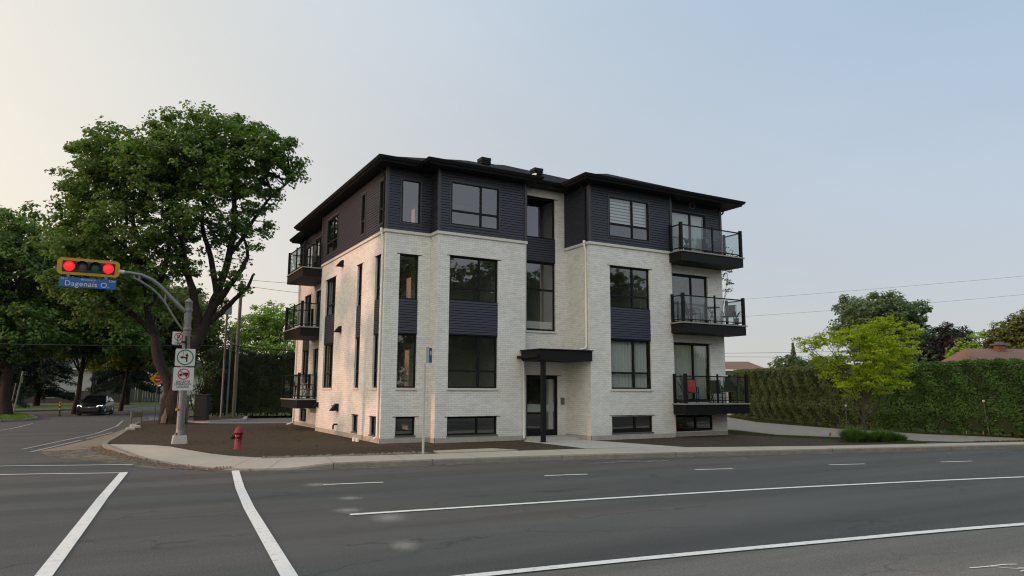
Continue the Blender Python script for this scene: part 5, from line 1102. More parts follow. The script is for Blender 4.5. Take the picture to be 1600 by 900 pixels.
def crown(name, clumps, parent, mat_, leaf=.16, dens=26, tuft=.34, per=34, seed=1, flat=.6, fill=.25, aspect=.7, droop=0):
    """clumps: (x, y, z, rx, ry, rz). Tufts of leaves sit on and inside every clump; gaps stay between tufts."""
    rng = np.random.default_rng(seed); C_, N_, S_, H_ = [], [], [], []; tips = []
    for (x, y, z, rx, ry, rz) in clumps:
        area = 4*math.pi*((rx*ry+rx*rz+ry*rz)/3); nt_ = max(4, int(area*dens/10))
        d = rng.normal(size=(nt_, 3)); d /= np.linalg.norm(d, axis=1, keepdims=True); rad_ = np.where(rng.random(nt_) < fill, rng.uniform(.2, .85, nt_), rng.uniform(.84, 1.12, nt_))
        c = np.array([x, y, z])+d*rad_[:, None]*np.array([rx, ry, rz]); tips.append(c)
        ts_ = tuft*rng.uniform(.6, 1.35, nt_); sh = rng.uniform(.1, .9, nt_)*.6+.2*rng.random()
        m = rng.poisson(per, nt_)
        idx = np.repeat(np.arange(nt_), m); k = len(idx); e = rng.normal(size=(k, 3)); e /= np.linalg.norm(e, axis=1, keepdims=True); e *= (rng.random((k, 1))**.45); e[:, 2] *= flat
        # tuft: a dome, its lower half thinner
        p = c[idx]+e*ts_[idx][:, None]; p[:, 2] -= droop*ts_[idx]*(e[:, 0]**2+e[:, 1]**2)
        nn = e*.5+d[idx]*.35+np.array([0, 0, .8])+rng.normal(size=(k, 3))*.5
        C_.append(p); N_.append(nn); S_.append(leaf*rng.uniform(.65, 1.3, k)); H_.append(sh[idx]+rng.normal(size=k)*.13)
    o = leaf_mesh(name, np.vstack(C_), np.vstack(N_), np.concatenate(S_), np.concatenate(H_), mat_, parent, rng, aspect)
    return o, np.vstack(tips)
def bend(a, b, k, rnd, amp=.12):
    a, b = Vector(a), Vector(b); L_ = (b-a).length; pts = []
    for i in range(k+1):
        t = i/k; p = a.lerp(b, t); p += Vector((rnd.uniform(-1, 1), rnd.uniform(-1, 1), rnd.uniform(-.4, 1)))*amp*L_*math.sin(math.pi*t)*.6; pts.append(p)
    return pts
def twigs(b, limbs, tips, rnd, r=.03, maxn=260, maxlen=2.2):
    """thin boughs from the nearest limb point to a share of the tuft centres"""
    P = np.array([tuple(p) for l in limbs for p in l]); sel = list(range(len(tips))); rnd.shuffle(sel)
    for i in sel[:maxn]:
        t = tips[i]; below = P[:, 2] < t[2]+.3
        d = np.linalg.norm(P-t, axis=1)+np.where(below, 0, 2); j = int(np.argmin(d))
        if d[j] > maxlen*2.4: continue
        pts = bend(P[j], t, 4, rnd, .12); b.tube(pts, [r, r*.8, r*.6, r*.4, r*.2], 5, False)
# big maple ------------------------------------------------------
rnd = random.Random(11)
mp = thing('maple_tree', 'large old maple with a forked trunk behind the traffic signal', 'tree', (-5.1, 18.06, 0), -YAW, 'street trees on the left')
CLB = [(1.4, 16.0, 1.07), (2.52, 16.2, .64), (3.41, 15.08, 1.3), (4.68, 14.5, 1.13), (5.59, 13.92, .57), (0, 15.5, 1.14), (1.53, 16.6, .5), (-1.72, 14.8, 1.42), (-3.49, 14.7, 1.2), (-5.08, 14.7, .95), (-5.67, 15.2, .5), (-5.71, 11.94, .98), (-4.53, 12.49, 1.41), (-2.77, 12.49, 1.76), (-.87, 12.87, 1.76), (1.22, 13.24, 1.76), (3.18, 12.88, 1.34), (4.15, 12.53, .6), (-5.94, 10.68, .98), (-4.14, 9.98, 1.57), (-2.05, 9.99, 1.57), (.01, 10.35, 1.3), (1.72, 10.9, 1.1), (3.29, 10.9, .8), (3.85, 10.37, .40), (-5.09, 8.91, 1.32), (-2.92, 7.87, 1.31), (-.88, 8.23, .95), (.48, 8.58, .7), (3.62, 9.48, .33), (2.28, 7.54, .5), (.27, 6.9, .5), (-6.7, 9.43, .87), (-1.8, 13.59, 1.41), (-4.09, 13.58, 1.23), (2.21, 14.34, 1.41), (.44, 14.33, 1.41), (2.95, 7.9, .35), (1.9, 6.6, .4), (5.9, 13.1, .35), (3.5, 11.9, .5), (-5.2, 7.3, 1.1), (-3.9, 6.4, 1.1), (-3.3, 5.4, .8), (-4.9, 5.6, .9), (-1.5, 7.0, .7), (-.9, 5.7, .45), (1.5, 9.6, .8), (2.6, 8.8, .5), (3.3, 7.2, .28), (-6.4, 7.6, .8)]
for a_ in range(26):
    q_ = CLB[rnd.choice([0, 2, 3, 5, 7, 8, 9, 11, 12, 18, 25, 26, 23, 16, 33, 34])]; an = rnd.uniform(-.3, 3.4); CLB.append((q_[0]+math.cos(an)*q_[2]*1.15, q_[1]+math.sin(an)*q_[2]*1.0, rnd.uniform(.22, .42)))
cl = []
for i, (x, z, r) in enumerate(CLB):
    half = max(.4, 3.8*math.sqrt(max(0, 1-(x/7.2)**2))*(1 if z < 14.5 else .7))
    if r > .9:
        for y in (-.55*half, .35*half): cl.append((x, y*(.7+.6*rnd.random()), z, r, r*1.25, r*.82))
    else: cl.append((x, rnd.uniform(-.5, .5)*half*.6, z, r, r, r*.85))
cr_, tips = crown('crown', cl, mp, M['leaf_maple'], .185, 15, .44, 40, 3, .6, .22, .8)
BR = dict(left=[(-.3, -.2), (-.22, 1.2), (-.30, 2.06), (-.93, 3.4), (-1.58, 4.76), (-2.03, 6.13), (-2.41, 7.87), (-2.89, 9.63), (-3.56, 11.41)], left2=[(-1.5, 4.6), (-2.75, 5.79), (-4.01, 6.47), (-4.9, 7.4)], right=[(.22, -.2), (.12, 1.2), (.12, 1.9), (.51, 3.24), (.92, 4.6), (1.29, 5.8), (1.62, 7.02), (2.02, 8.94), (2.23, 11.08), (1.93, 13.24)], r2=[(1.29, 5.8), (2.14, 7.02), (2.87, 7.96), (3.34, 8.95), (3.17, 10.01)], r3=[(1.2, 5.4), (1.75, 5.75), (2.35, 6.39), (3.16, 7.2), (3.4, 7.6), (3.56, 8.11)], r4=[(.92, 4.6), (.62, 6.49), (.16, 8.23), (-.34, 10.35), (-.66, 12.5)], r5=[(1.62, 7.02), (1.15, 8.94), (.49, 11.07), (.84, 13.6)], l3=[(-2.03, 6.13), (-1.54, 7.87), (-1.36, 9.99), (-1.72, 12.5)], r6=[(2.02, 8.9), (3.0, 10.6), (3.9, 12.3), (5.2, 13.6)], l4=[(-2.6, 8.6), (-3.9, 9.8), (-5.2, 11.2), (-5.6, 13)])
R0 = dict(left=(.40, .10), left2=(.17, .05), right=(.50, .11), r2=(.22, .07), r3=(.2, .06), r4=(.28, .08), r5=(.2, .07), l3=(.2, .07), r6=(.14, .05), l4=(.15, .05))
b = MB(); limbs = []
for k, P in BR.items():
    y0 = rnd.uniform(-.5, .5); n = len(P); pts = []
    base_y = 0
    if limbs: base_y = min((q for l in limbs for q in l), key=lambda q: (q.x-P[0][0])**2+(q.z-P[0][1])**2).y
    for i, (x, z) in enumerate(P):
        yy = 0 if k in ('left', 'right') and i < 4 else (y0*i*.45 if k in ('left', 'right') else base_y+y0*(i)*.7)
        pts.append(Vector((x, yy, z)))
    pts = [Vector((p[0], p[1], 0)) for p in crom([(p.x, p.y) for p in pts], 3)]; zz = crom([(p[1], 0) for p in P], 3)
    for q, (z, _) in zip(pts, zz): q.z = z; q.x += rnd.uniform(-.05, .05); q.y += rnd.uniform(-.05, .05)
    r0, r1 = R0[k]; m = len(pts); rs = [r0+(r1-r0)*(i/(m-1))**.8 for i in range(m)]
    if k in ('left', 'right'): rs = [r*(1.35 if i < 1 else 1.12 if i < 4 else 1) for i, r in enumerate(rs)]
    b.tube(pts, rs, 12); limbs.append(pts)
twigs(b, limbs, tips, rnd, .045, 420, 2.0)
b.build('trunk', M['bark'], mp)
b = MB(); b.mesh([(-.30, -.60, .05), (-.02, -.66, .05), (.04, -.65, .35), (-.04, -.62, .6), (-.10, -.60, .85), (-.18, -.58, .55), (-.30, -.56, .35)], [(0, 1, 2, 3, 4, 5, 6)]); b.build('bark_scar', M['scar'], mp)

def tree(name, label, x, y, clumps, mat_, trunk_r, h, group=None, bark='bark2', leaf=.2, dens=12, tuft=.5, per=26, seed=1, ry=1.0, ntw=60, flat=.6, fill=.2, aspect=.7, rot=-YAW, depth2=True):
    t = thing(name, label, 'tree', (x, y, 0), rot, group); rn = random.Random(seed); cl = []
    for c in clumps:
        x_, z_, r_ = c[:3]
        if r_ > 1.2 and depth2:
            for s_ in (-.6, .6): cl.append((x_, s_*r_*ry+rn.uniform(-.3, .3), z_, r_, r_*ry, r_*.85))
        else: cl.append((x_, rn.uniform(-.5, .5)*ry, z_, r_, r_*ry, r_*.85))
    o, tips = crown('crown', cl, t, mat_, leaf, dens, tuft, per, seed, flat, fill, aspect)
    b = MB(); main = bend((0, 0, -.2), (np.mean([c[0] for c in cl])*.6, 0, h*.75), 6, rn, .05); b.tube(main, [trunk_r*(1.25 if i == 0 else 1-.1*i) for i in range(7)], 10); limbs = [main]
    for c in cl:
        s_ = main[rn.randint(2, 5)]; q = bend(s_, (c[0], c[1], c[2]-c[5]*.2), 4, rn, .1); b.tube(q, [trunk_r*.4, trunk_r*.33, trunk_r*.26, trunk_r*.2, trunk_r*.12], 6, False); limbs.append(q)
    twigs(b, limbs, tips, rn, max(.012, trunk_r*.09), ntw); b.build('trunk', M[bark], t); return t
# dark trees at the far left
tree('shade_tree', 'dark broad tree filling the left edge behind the street sign', -14, 36, [(.09, 12.14, 1.8), (-1.38, 13.0, 1.3), (.81, 13.9, .7), (-.12, 9.85, 2.2), (-2.8, 11, 2.2), (-3.2, 8, 2.2), (-.27, 6.93, 1.9), (1.64, 5.9, 1.6), (-2.6, 5.4, 1.8), (.2, 5.0, 1.4), (-4.8, 4.6, 1.6), (-5, 9, 2.4), (-5, 12, 2)], M['leaf_maple'], .38, 12, 'street trees on the left', 'bark', .26, 12, .62, 36, 21, 1.2, 60)
tree('shade_tree', 'dark leafy tree behind the signal head, left of the maple', -10.2, 40, [(-1.3, 12.6, 1.7), (.0, 13.0, 1.5), (-.8, 9.6, 2.3), (1.8, 9.4, 2.1), (.2, 7.2, 2.1), (2.6, 7.4, 2.0), (-2, 6.6, 1.8), (3.6, 10.4, 1.5), (-.8, 5.2, 1.4), (1.6, 5.4, 1.5), (3.8, 5.6, 1.5)], M['leaf_maple'], .2, 12, 'street trees on the left', 'bark', .26, 12, .62, 36, 22, 1.2, 60)
tree('shade_tree', 'sunlit green tree low behind the maple trunk', -7.0, 47, [(-2.2, 9.2, 1.9), (.4, 8.8, 2.0), (2.6, 8.2, 1.9), (-.8, 6.4, 1.9), (1.8, 6.2, 1.8), (4.2, 6.6, 1.8), (-3.4, 6.6, 1.7), (1.5, 10.6, 1.6), (4.6, 9.2, 1.8), (-2.4, 4.8, 1.4), (.6, 4.7, 1.4), (3.2, 4.8, 1.3), (6, 7.4, 1.6)], M['leaf_olive'], .17, 10, 'street trees on the left', 'bark', .26, 12, .62, 34, 23, 1.2, 50)
tree('shade_tree', 'green tree between the maple and the utility poles', 1.2, 47, [(-3.4, 8.4, 1.6), (-1.8, 6.8, 1.7), (-3.6, 5.4, 1.6), (-.4, 5.2, 1.6), (-1.2, 8.6, 1.2), (.8, 6.6, 1.1), (-2.0, 4.0, 1.2)], M['leaf_olive'], .22, 9, 'street trees on the left', 'bark2', .24, 12, .55, 34, 24, 1.1, 50)
tree('backyard_tree', 'dark tree mass filling the yard behind the spruces', -10, 98, [(x_, z_, r_) for x_ in (-12, -8, -4, 0, 4, 8, 12) for z_, r_ in ((9.5, 3), (14, 3), (5.2, 2.6))], M['leaf_dark'], .4, 12, 'yard trees beyond the far lawn', 'bark', .45, 8, .8, 28, 26, .9, 30)
tree('backyard_tree', 'dark trees closing the view left of the bungalow', -26, 84, [(x_, z_, r_) for x_ in (-5, -1, 3, 7) for z_, r_ in ((9.5, 2.6), (6, 2.4), (3.0, 2.0))], M['leaf_dark'], .4, 12, 'yard trees beyond the far lawn', 'bark', .45, 8, .8, 28, 27, .9, 30)
tree('backyard_tree', 'light green tree above the dark hedge left of the balconies', 4, 40, [(-.41, 7.6, 1.3), (-2.03, 6.9, 1.3), (1.26, 7.6, 1.2), (2.68, 6.93, 1.2), (.81, 5.6, 1.3), (-1.36, 5.2, 1.3), (3.05, 5.2, 1.4), (.09, 8.7, .65), (-1.29, 8.4, .75), (1.49, 8.6, .55), (4.4, 6.2, 1.3)], M['leaf_light'], .22, 8, None, 'bark2', .22, 16, .5, 32, 25, 1.1, 60)
# spruces under the canopy
def spruce(label, x, y, h, r, seed, z0=1.8):
    t = thing('spruce_tree', label, 'tree', (x, y, 0), 0, 'spruces on the far lawn'); rn = np.random.default_rng(seed); C_, N_ = [], []; b = MB(); b.tube([(0, 0, -.2), (0, 0, h*.5), (0, 0, h)], [.34, .24, .04], 10)
    z = z0
    while z < h:
        R_ = r*(1-(z/h))**.8+.25; nb = int(rn.integers(6, 9))
        for k in range(nb):
            a = rn.random()*6.28; L_ = R_*rn.uniform(.75, 1.1); tip = (L_*math.cos(a), L_*math.sin(a), z-L_*.28); b.tube([(0, 0, z), (tip[0]*.5, tip[1]*.5, z-.02), tip], [.05, .03, .012], 5, False)
            m = int(110*L_); u = rn.random(m)**.7; p = np.stack([u*tip[0], u*tip[1], z+u*(tip[2]-z)], 1)+rn.normal(size=(m, 3))*np.array([.22, .22, .10])*(1.1-u[:, None]*.5); p[:, 2] -= rn.random(m)*.35; C_.append(p); N_.append(rn.normal(size=(m, 3))+np.array([0, 0, .6]))
        z += rn.uniform(.38, .55)
    C_ = np.vstack(C_); leaf_mesh('crown', C_, np.vstack(N_), rn.uniform(.16, .34, len(C_)), rn.random(len(C_)), M['leaf_spruce'], t, rn, .3); b.build('trunk', M['bark'], t)
spruce('spruce with a bare lower trunk on the lawn behind the dark sedan', -6.06, 69, 15, 4.4, 31, 2.6); spruce('spruce in front of the white bungalow at the far left', -14.4, 66, 15, 4.2, 32, 1.9); spruce('spruce at the left frame edge behind the verge', -18.2, 58, 14, 4.4, 34, 1.6)
# dark cedar hedge behind the parking; big hedge on the right
def hedge(name, label, pts, width, heights, mat_, leaf, per_m2, seed, group=None, trunks=True, gapz=.06):
    t = thing(name, label, 'hedge', (0, 0, 0), 0, group); rng = np.random.default_rng(seed)
    P = pts; C_, N_, S_, H_ = [], [], [], []
    Lf = offset(P, width/2); Rt = offset(P, -width/2); core = MB()
    Lc = offset(P, width/2-.22); Rc = offset(P, -width/2+.22)
    for i in range(len(P)-1):
        h0, h1 = heights[i], heights[i+1]
        for (A, B) in ((Lc, Rc),):
            z0 = gapz+.15
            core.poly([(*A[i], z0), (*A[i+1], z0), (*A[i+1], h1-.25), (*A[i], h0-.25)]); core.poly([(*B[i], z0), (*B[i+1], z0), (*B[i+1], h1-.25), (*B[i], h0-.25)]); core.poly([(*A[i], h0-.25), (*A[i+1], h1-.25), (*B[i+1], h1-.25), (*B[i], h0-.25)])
        L_ = math.dist(P[i], P[i+1]); hm = (h0+h1)/2
        dx, dy = (P[i+1][0]-P[i][0])/L_, (P[i+1][1]-P[i][1])/L_
        for side, (Q, sgn) in enumerate(((Lf, 1), (Rt, -1), (None, 0))):
            area = L_*(hm if side < 2 else width); m = int(area*per_m2); u = rng.random(m)
            if side < 2:
                z = rng.random(m)*(hm-gapz)+gapz; bx = Q[i][0]+(Q[i+1][0]-Q[i][0])*u; by = Q[i][1]+(Q[i+1][1]-Q[i][1])*u; s_al = u*L_
                dn = (.10*np.sin(s_al*2.1+i)+.08*np.sin(s_al*5.3+z*2.7)+.06*np.sin(z*6+s_al*3.1))+rng.normal(size=m)*.05-np.abs(rng.normal(size=m))*.08
                low = np.clip((.95-z)/.9, 0, 1); dn -= low*.18; keep = rng.random(m) > low*.55*(np.sin(s_al*3.7+2*np.sin(s_al*1.3))*.5+.6)
                rnd_top = np.clip((z-(hm-.3))/.3, 0, 1); dn -= rnd_top**2*.2
                nx, ny = -dy*sgn, dx*sgn; p = np.stack([bx+nx*dn, by+ny*dn, z+rng.normal(size=m)*.02], 1)[keep]; n_ = np.stack([np.full(m, nx), np.full(m, ny), np.full(m, .55)], 1)[keep]+rng.normal(size=(int(keep.sum()), 3))*.55
                sh = (.5+.25*np.sin(s_al*1.7+z*1.1)+.2*np.sin(s_al*7+z*5)+rng.normal(size=m)*.2)[keep]
            else:
                v = rng.random(m)-.5; bx = P[i][0]+(P[i+1][0]-P[i][0])*u; by = P[i][1]+(P[i+1][1]-P[i][1])*u; s_al = u*L_; hh = h0+(h1-h0)*u
                z = hh-.04+.05*np.sin(s_al*3)+.04*np.sin(s_al*8.3+v*4)+np.abs(rng.normal(size=m))*.05-(np.abs(v)*2)**4*.15
                p = np.stack([bx-dy*v*width, by+dx*v*width, z], 1); n_ = np.array([0, 0, 1.])+rng.normal(size=(m, 3))*.5; sh = .6+rng.normal(size=m)*.2
            C_.append(p); N_.append(n_); S_.append(leaf*rng.uniform(.6, 1.4, len(p))); H_.append(sh)
    # end faces
    for e, d in ((0, 1), (-1, -1)):
        q, q2 = P[e], P[1 if e == 0 else -2]; L_ = math.dist(q, q2); dx, dy = (q[0]-q2[0])/L_, (q[1]-q2[1])/L_; h0 = heights[e]; m = int(width*h0*per_m2); v = rng.random(m)-.5; z = gapz+rng.random(m)*(h0-gapz); dn = rng.normal(size=m)*.06+.05*np.sin(z*5)-.1*np.clip((.9-z), 0, 1)
        C_.append(np.stack([q[0]-dy*v*width+dx*dn, q[1]+dx*v*width+dy*dn, z], 1)); N_.append(np.stack([np.full(m, dx), np.full(m, dy), np.full(m, .5)], 1)+rng.normal(size=(m, 3))*.55); S_.append(leaf*rng.uniform(.6, 1.4, m)); H_.append(.5+rng.normal(size=m)*.2)
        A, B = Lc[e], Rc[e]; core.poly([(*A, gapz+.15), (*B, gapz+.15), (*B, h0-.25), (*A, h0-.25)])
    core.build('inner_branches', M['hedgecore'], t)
    leaf_mesh('foliage', np.vstack(C_), np.vstack(N_), np.concatenate(S_), np.concatenate(H_), mat_, t, rng, .5)
    b = MB(); tot = sum(math.dist(P[i], P[i+1]) for i in range(len(P)-1)); Q = resample(P, int(tot/.45))
    for q in Q[::1]: b.tube([(q[0]+rng.normal()*.12, q[1]+rng.normal()*.12, -.05), (q[0]+rng.normal()*.1, q[1]+rng.normal()*.1, .9)], .04, 5, False)
    b.build('stems', M['bark'], t); return t
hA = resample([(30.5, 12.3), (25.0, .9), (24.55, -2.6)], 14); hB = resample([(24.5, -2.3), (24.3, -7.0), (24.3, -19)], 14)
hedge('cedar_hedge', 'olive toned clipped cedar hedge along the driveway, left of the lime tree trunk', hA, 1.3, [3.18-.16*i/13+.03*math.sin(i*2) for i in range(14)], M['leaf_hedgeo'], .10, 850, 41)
hedge('cedar_hedge', 'darker green clipped cedar hedge along the driveway, running to the right frame edge', hB, 1.45, [3.08+.03*math.sin(i*2) for i in range(14)], M['leaf_hedge'], .10, 850, 44)
hedge('cedar_hedge', 'tall dark untrimmed hedge behind the parking lot', resample([(-2.5, 28.3), (0, 28.0), (3.3, 27.7), (9, 27.2), (16, 26.8)], 12), 1.6, [4.3+.25*math.sin(i*1.9) for i in range(12)], M['leaf_hedged'], .13, 260, 42)
crown_o, _ = None, None
t = thing('thicket', 'tangled dark shrubs around the cabinet left of the hedge', 'shrub', (-2.9, 26.2, 0)); o, tp = crown('foliage', [(-.2, 0, 1.6, 1.0, .8, 1.4), (.4, .4, 2.8, .9, .8, 1.0), (-1.0, .5, 1.2, .7, .7, 1.0)], t, M['leaf_dark'], .13, 26, .32, 16, 43, .7, .5); b = MB(); rn = random.Random(3); twigs(b, [[Vector((0, 0, 0)), Vector((.1, 0, .5)), Vector((-.8, .3, .2))]], tp, rn, .03, 90, 2.5); b.build('stems', M['bark'], t)
# right hand background trees
tree('background_tree', 'big rounded grey green tree behind the lime tree', 58, 19.2, [(-.12, 9.78, 1.8), (-2.67, 9.46, 1.5), (2.4, 9.48, 1.3), (-1.85, 7.56, 1.9), (1.31, 7.57, 1.9), (-4.35, 7.6, .95), (3.3, 8.85, .7), (4.05, 10.2, .7), (-.34, 11.0, .7), (-2.91, 10.6, .75), (-.4, 5.68, 1.9), (3.15, 6.95, 1.5), (2.2, 5.2, 1.8), (4.6, 9.9, .45), (1.0, 10.6, .7)], M['leaf_grey'], .35, 10, 'trees beyond the hedge', 'bark2', .24, 22, .48, 36, 51, 1.1, 60)
tree('background_tree', 'dark purple leaved tree behind the brown roof', 60, 16, [(1.88, 6.83, 1.3), (.56, 5.6, 1.5), (3.45, 7.0, 1.1), (2.98, 5.3, 1.5), (1.65, 7.7, .7), (4.5, 5.6, 1.1), (-.4, 4.6, 1.2), (1.5, 4.0, 1.4), (5.4, 4.8, 1.0), (2.4, 6.2, 1.3)], M['leaf_purple'], .3, 7, 'trees beyond the hedge', 'bark2', .22, 22, .45, 36, 52, 1.0, 30)
tree('background_tree', 'olive green tree at the right frame edge', 62, 10, [(1.04, 7.7, 1.15), (-.22, 6.54, 1.2), (-.72, 7.4, .6), (1.67, 8.28, .9), (1.39, 5.4, 1.7), (3.2, 7.6, 1.5), (3.6, 5.4, 1.7), (2.6, 8.8, .8), (.6, 6.0, 1.3), (1.8, 6.8, 1.4)], M['leaf_olive'], .3, 8, 'trees beyond the hedge', 'bark2', .22, 34, .5, 38, 53, 1.0, 30)
tree('background_tree', 'low light green tree between the purple and the olive tree', 61, 11.6, [(-1.2, 5.7, 1.1), (-2.6, 5.2, .95), (-.4, 4.8, 1.1), (-.3, 6.9, .6)], M['leaf_light'], .18, 5.5, 'trees beyond the hedge', 'bark2', .2, 20, .42, 30, 54, 1.0, 30)
tree('background_tree', 'hazy blue green trees beyond the far hedge end', 70, 45, [(3.6, 5.6, 1.3), (5.4, 5.2, 1.3), (1.9, 5.0, .9), (6.9, 5.0, 1.2), (8.4, 5.4, 1.5)], M['leaf_grey'], .3, 6, 'trees beyond the hedge', 'bark2', .3, 14, .55, 30, 55, 1.0, 20)
tree('background_tree', 'hazy treetops behind the left brown roofed house', 82, 62, [(-7.6, 7.2, 1.2), (-5.8, 7.6, 1.2), (-4.2, 7.3, 1.1), (-9.4, 7.2, 1.2), (-2.6, 6.6, 1.2)], M['leaf_grey'], .3, 8, 'trees beyond the hedge', 'bark2', .3, 14, .55, 30, 56, 1.0, 20)
tree('background_tree', 'slim tree showing behind the right hand balconies', 24.6, 10.5, [(2.2, 10.8, .36), (2.45, 9.9, .42), (2.15, 8.9, .36), (2.3, 8.3, .26), (1.8, 9.5, .5), (1.4, 10.3, .6), (1.3, 8.4, .6), (.5, 9.4, .8)], M['leaf_grey'], .09, 9.5, 'trees beyond the hedge', 'bark2', .12, 40, .22, 14, 57, 1.0, 60)
for i, (x, y, h_, lb) in enumerate(((72.5, 41.6, 8.3, 'pointed far spruce left of the hazy trees'), (66, 50.5, 7.3, 'pointed far spruce behind the brown gable'))):
    t = thing('far_spruce', lb, 'tree', (x, y, 0), 0, 'far spruces'); rn = np.random.default_rng(i); m = 1400; z = rn.random(m)**.8*h_*.8+h_*.2; rr = (1-z/h_)*1.5*rn.random(m)**.5+.05; a = rn.random(m)*6.28
    leaf_mesh('crown', np.stack([rr*np.cos(a), rr*np.sin(a), z], 1), rn.normal(size=(m, 3))+np.array([0, 0, .5]), rn.uniform(.2, .4, m), rn.random(m), M['leaf_grey'], t, rn, .4); b = MB(); b.tube([(0, 0, 0), (0, 0, h_)], [.15, .03], 6); b.build('trunk', M['bark'], t)
# lime green locust
k_ = .842
SMC = [(-2.28, 3.88, .38), (-1.6, 4.18, .47), (-1.94, 3.31, .35), (-.87, 4.18, .53), (-.13, 4.33, .58), (.63, 4.77, .35), (1.52, 4.84, .41), (2.24, 4.64, .35), (1.74, 3.9, .58), (.86, 3.75, .73), (-.05, 3.31, .73), (-.92, 3.31, .58), (2.45, 3.61, .35), (2.12, 3.03, .41), (1.23, 2.88, .64), (.19, 2.45, .64), (-.68, 2.44, .46), (-1.28, 2.15, .29), (-.44, 1.73, .3), (.88, 2.02, .41), (1.62, 2.17, .29), (-1.39, 2.73, .35), (.74, 4.19, .53), (-2.5, 4.1, .2), (1.1, 5.0, .25)]
tree('lime_tree', 'young lime green locust tree in front of the hedge', 16.95, -6.35, [(x*k_+.05, 1.82+(z-1.82)*k_, r*k_) for x, z, r in SMC], M['leaf_lime'], .055, 3.2, None, 'bark2', .11, 115, .23, 28, 61, 1.25, 150, .35, .35, .4)
# ornamental grass clumps
def grass_clump(label, x, y, r, h, n, seed, m_='leaf_grass'):
    t = thing('ornamental_grass', label, 'plant', (x, y, 0), 0, 'ornamental grasses under the lime tree'); rn = np.random.default_rng(seed); V = []; Fc = []; sh = []
    for i in range(n):
        a = rn.random()*6.28; rr = r*rn.random()**.6*.55; bx, by = rr*math.cos(a), rr*math.sin(a); hh_ = h*rn.uniform(.35, 1.15)*(1-.35*rr/(r*.55)); o_ = rn.uniform(.1, .9)*r; a2 = a+rn.normal()*.5; w_ = .012
        px, py = -math.sin(a2)*w_, math.cos(a2)*w_; m1 = (bx+o_*.4*math.cos(a2), by+o_*.4*math.sin(a2), hh_*.65); m2 = (bx+o_*math.cos(a2), by+o_*math.sin(a2), hh_)
        k = len(V); V += [(bx-px, by-py, 0), (bx+px, by+py, 0), (m1[0]+px, m1[1]+py, m1[2]), (m1[0]-px, m1[1]-py, m1[2]), m2]; Fc += [(k, k+1, k+2, k+3), (k+3, k+2, k+4)]; s_ = rn.random(); sh += [s_, s_]
    b = MB(); b.mesh(V, Fc); o = b.build('blades', M[m_], t, uv=False); at = o.data.attributes.new('shade', 'FLOAT', 'FACE'); at.data.foreach_set('value', sh)
grass_clump('tall dense grass clump left of the lime tree trunk', 15.75, -6.72, .56, .60, 1300, 1); grass_clump('grass clump in front of the lime tree trunk', 16.45, -6.85, .5, .42, 700, 2); grass_clump('grass clump right of the lime tree trunk', 17.05, -7.05, .6, .5, 1000, 3); grass_clump('small grass clump at the right end of the bed', 17.5, -7.35, .4, .34, 450, 4)
def lawn_blades(name, label, poly_pts, n, h, seed, z=0, w_=.012, m_='leaf_lawn', dense=None):
    rn = np.random.default_rng(seed); xs = [p[0] for p in poly_pts]; ys = [p[1] for p in poly_pts]; P = []
    N_ = n*4; X = rn.uniform(min(xs), max(xs), N_); Y = rn.uniform(min(ys), max(ys), N_); ins = np.zeros(N_, bool)
    for i in range(len(poly_pts)):
        (x1, y1), (x2, y2) = poly_pts[i], poly_pts[(i+1) % len(poly_pts)]
        if y1 == y2: continue
        c = ((y1 > Y) != (y2 > Y)) & (X < (x2-x1)*(Y-y1)/(y2-y1)+x1); ins ^= c
    X, Y = X[ins][:n], Y[ins][:n]; n = len(X); hh_ = h*rn.uniform(.4, 1.2, n); a = rn.random(n)*6.28; w2 = w_*rn.uniform(.6, 1.4, n); V = np.empty((n, 3, 3), np.float32)
    V[:, 0] = np.stack([X-np.cos(a)*w2, Y-np.sin(a)*w2, np.full(n, z)], 1); V[:, 1] = np.stack([X+np.cos(a)*w2, Y+np.sin(a)*w2, np.full(n, z)], 1); V[:, 2] = np.stack([X+rn.normal(size=n)*hh_*.4, Y+rn.normal(size=n)*hh_*.4, z+hh_], 1)
    me = bpy.data.meshes.new(name); me.vertices.add(3*n); me.vertices.foreach_set('co', V.reshape(-1)); me.loops.add(3*n); me.loops.foreach_set('vertex_index', np.arange(3*n, dtype=np.int32)); me.polygons.add(n); me.polygons.foreach_set('loop_start', np.arange(0, 3*n, 3, dtype=np.int32)); me.polygons.foreach_set('loop_total', np.full(n, 3, np.int32)); me.update(calc_edges=True)
    at = me.attributes.new('shade', 'FLOAT', 'FACE'); at.data.foreach_set('value', rn.random(n).astype(np.float32)); me.materials.append(M[m_]); o = bpy.data.objects.new(name, me); COL.objects.link(o); tag(o, label, 'grass', kind='stuff')
lawn_blades('verge_grass', 'short grass strip between the soil and the gravel drive', [(14.9, 1), (17.3, .6), (16.2, -2.9), (17.3, -5.5), (18.1, -7.5), (17.6, -8.4), (16.9, -8.1), (16.3, -5.4), (15.4, -3), (14.95, -1)], 26000, .05, 71)
lawn_blades('roadside_grass', 'thin grass strip between the gravel drive and the sidewalk', [(18.9, -8.75), (19.8, -8.85), (24.6, -10.15), (30, -11.4), (30, -11.75), (24, -10.25)], 9000, .06, 72)
lawn_blades('hedge_grass', 'grass edge at the foot of the clipped hedge', [(23.5, -.4), (24.3, .6), (23.6, -5), (24.6, -10), (24.2, -10), (23.0, -5.1)], 9000, .07, 73); lawn_blades('hedge_grass', 'grass edge at the foot of the farther clipped hedge', [(23.4, -.4), (24.2, .4), (30.6, 13.4), (29.9, 13), (25.4, 6.3)], 12000, .08, 74)
lawn_blades('verge_lawn_grass', 'grass on the verge across the side street', BULGE[:5]+[(-22, 42), (-22, 26)], 22000, .08, 75, 0, .03, 'leaf_grass')
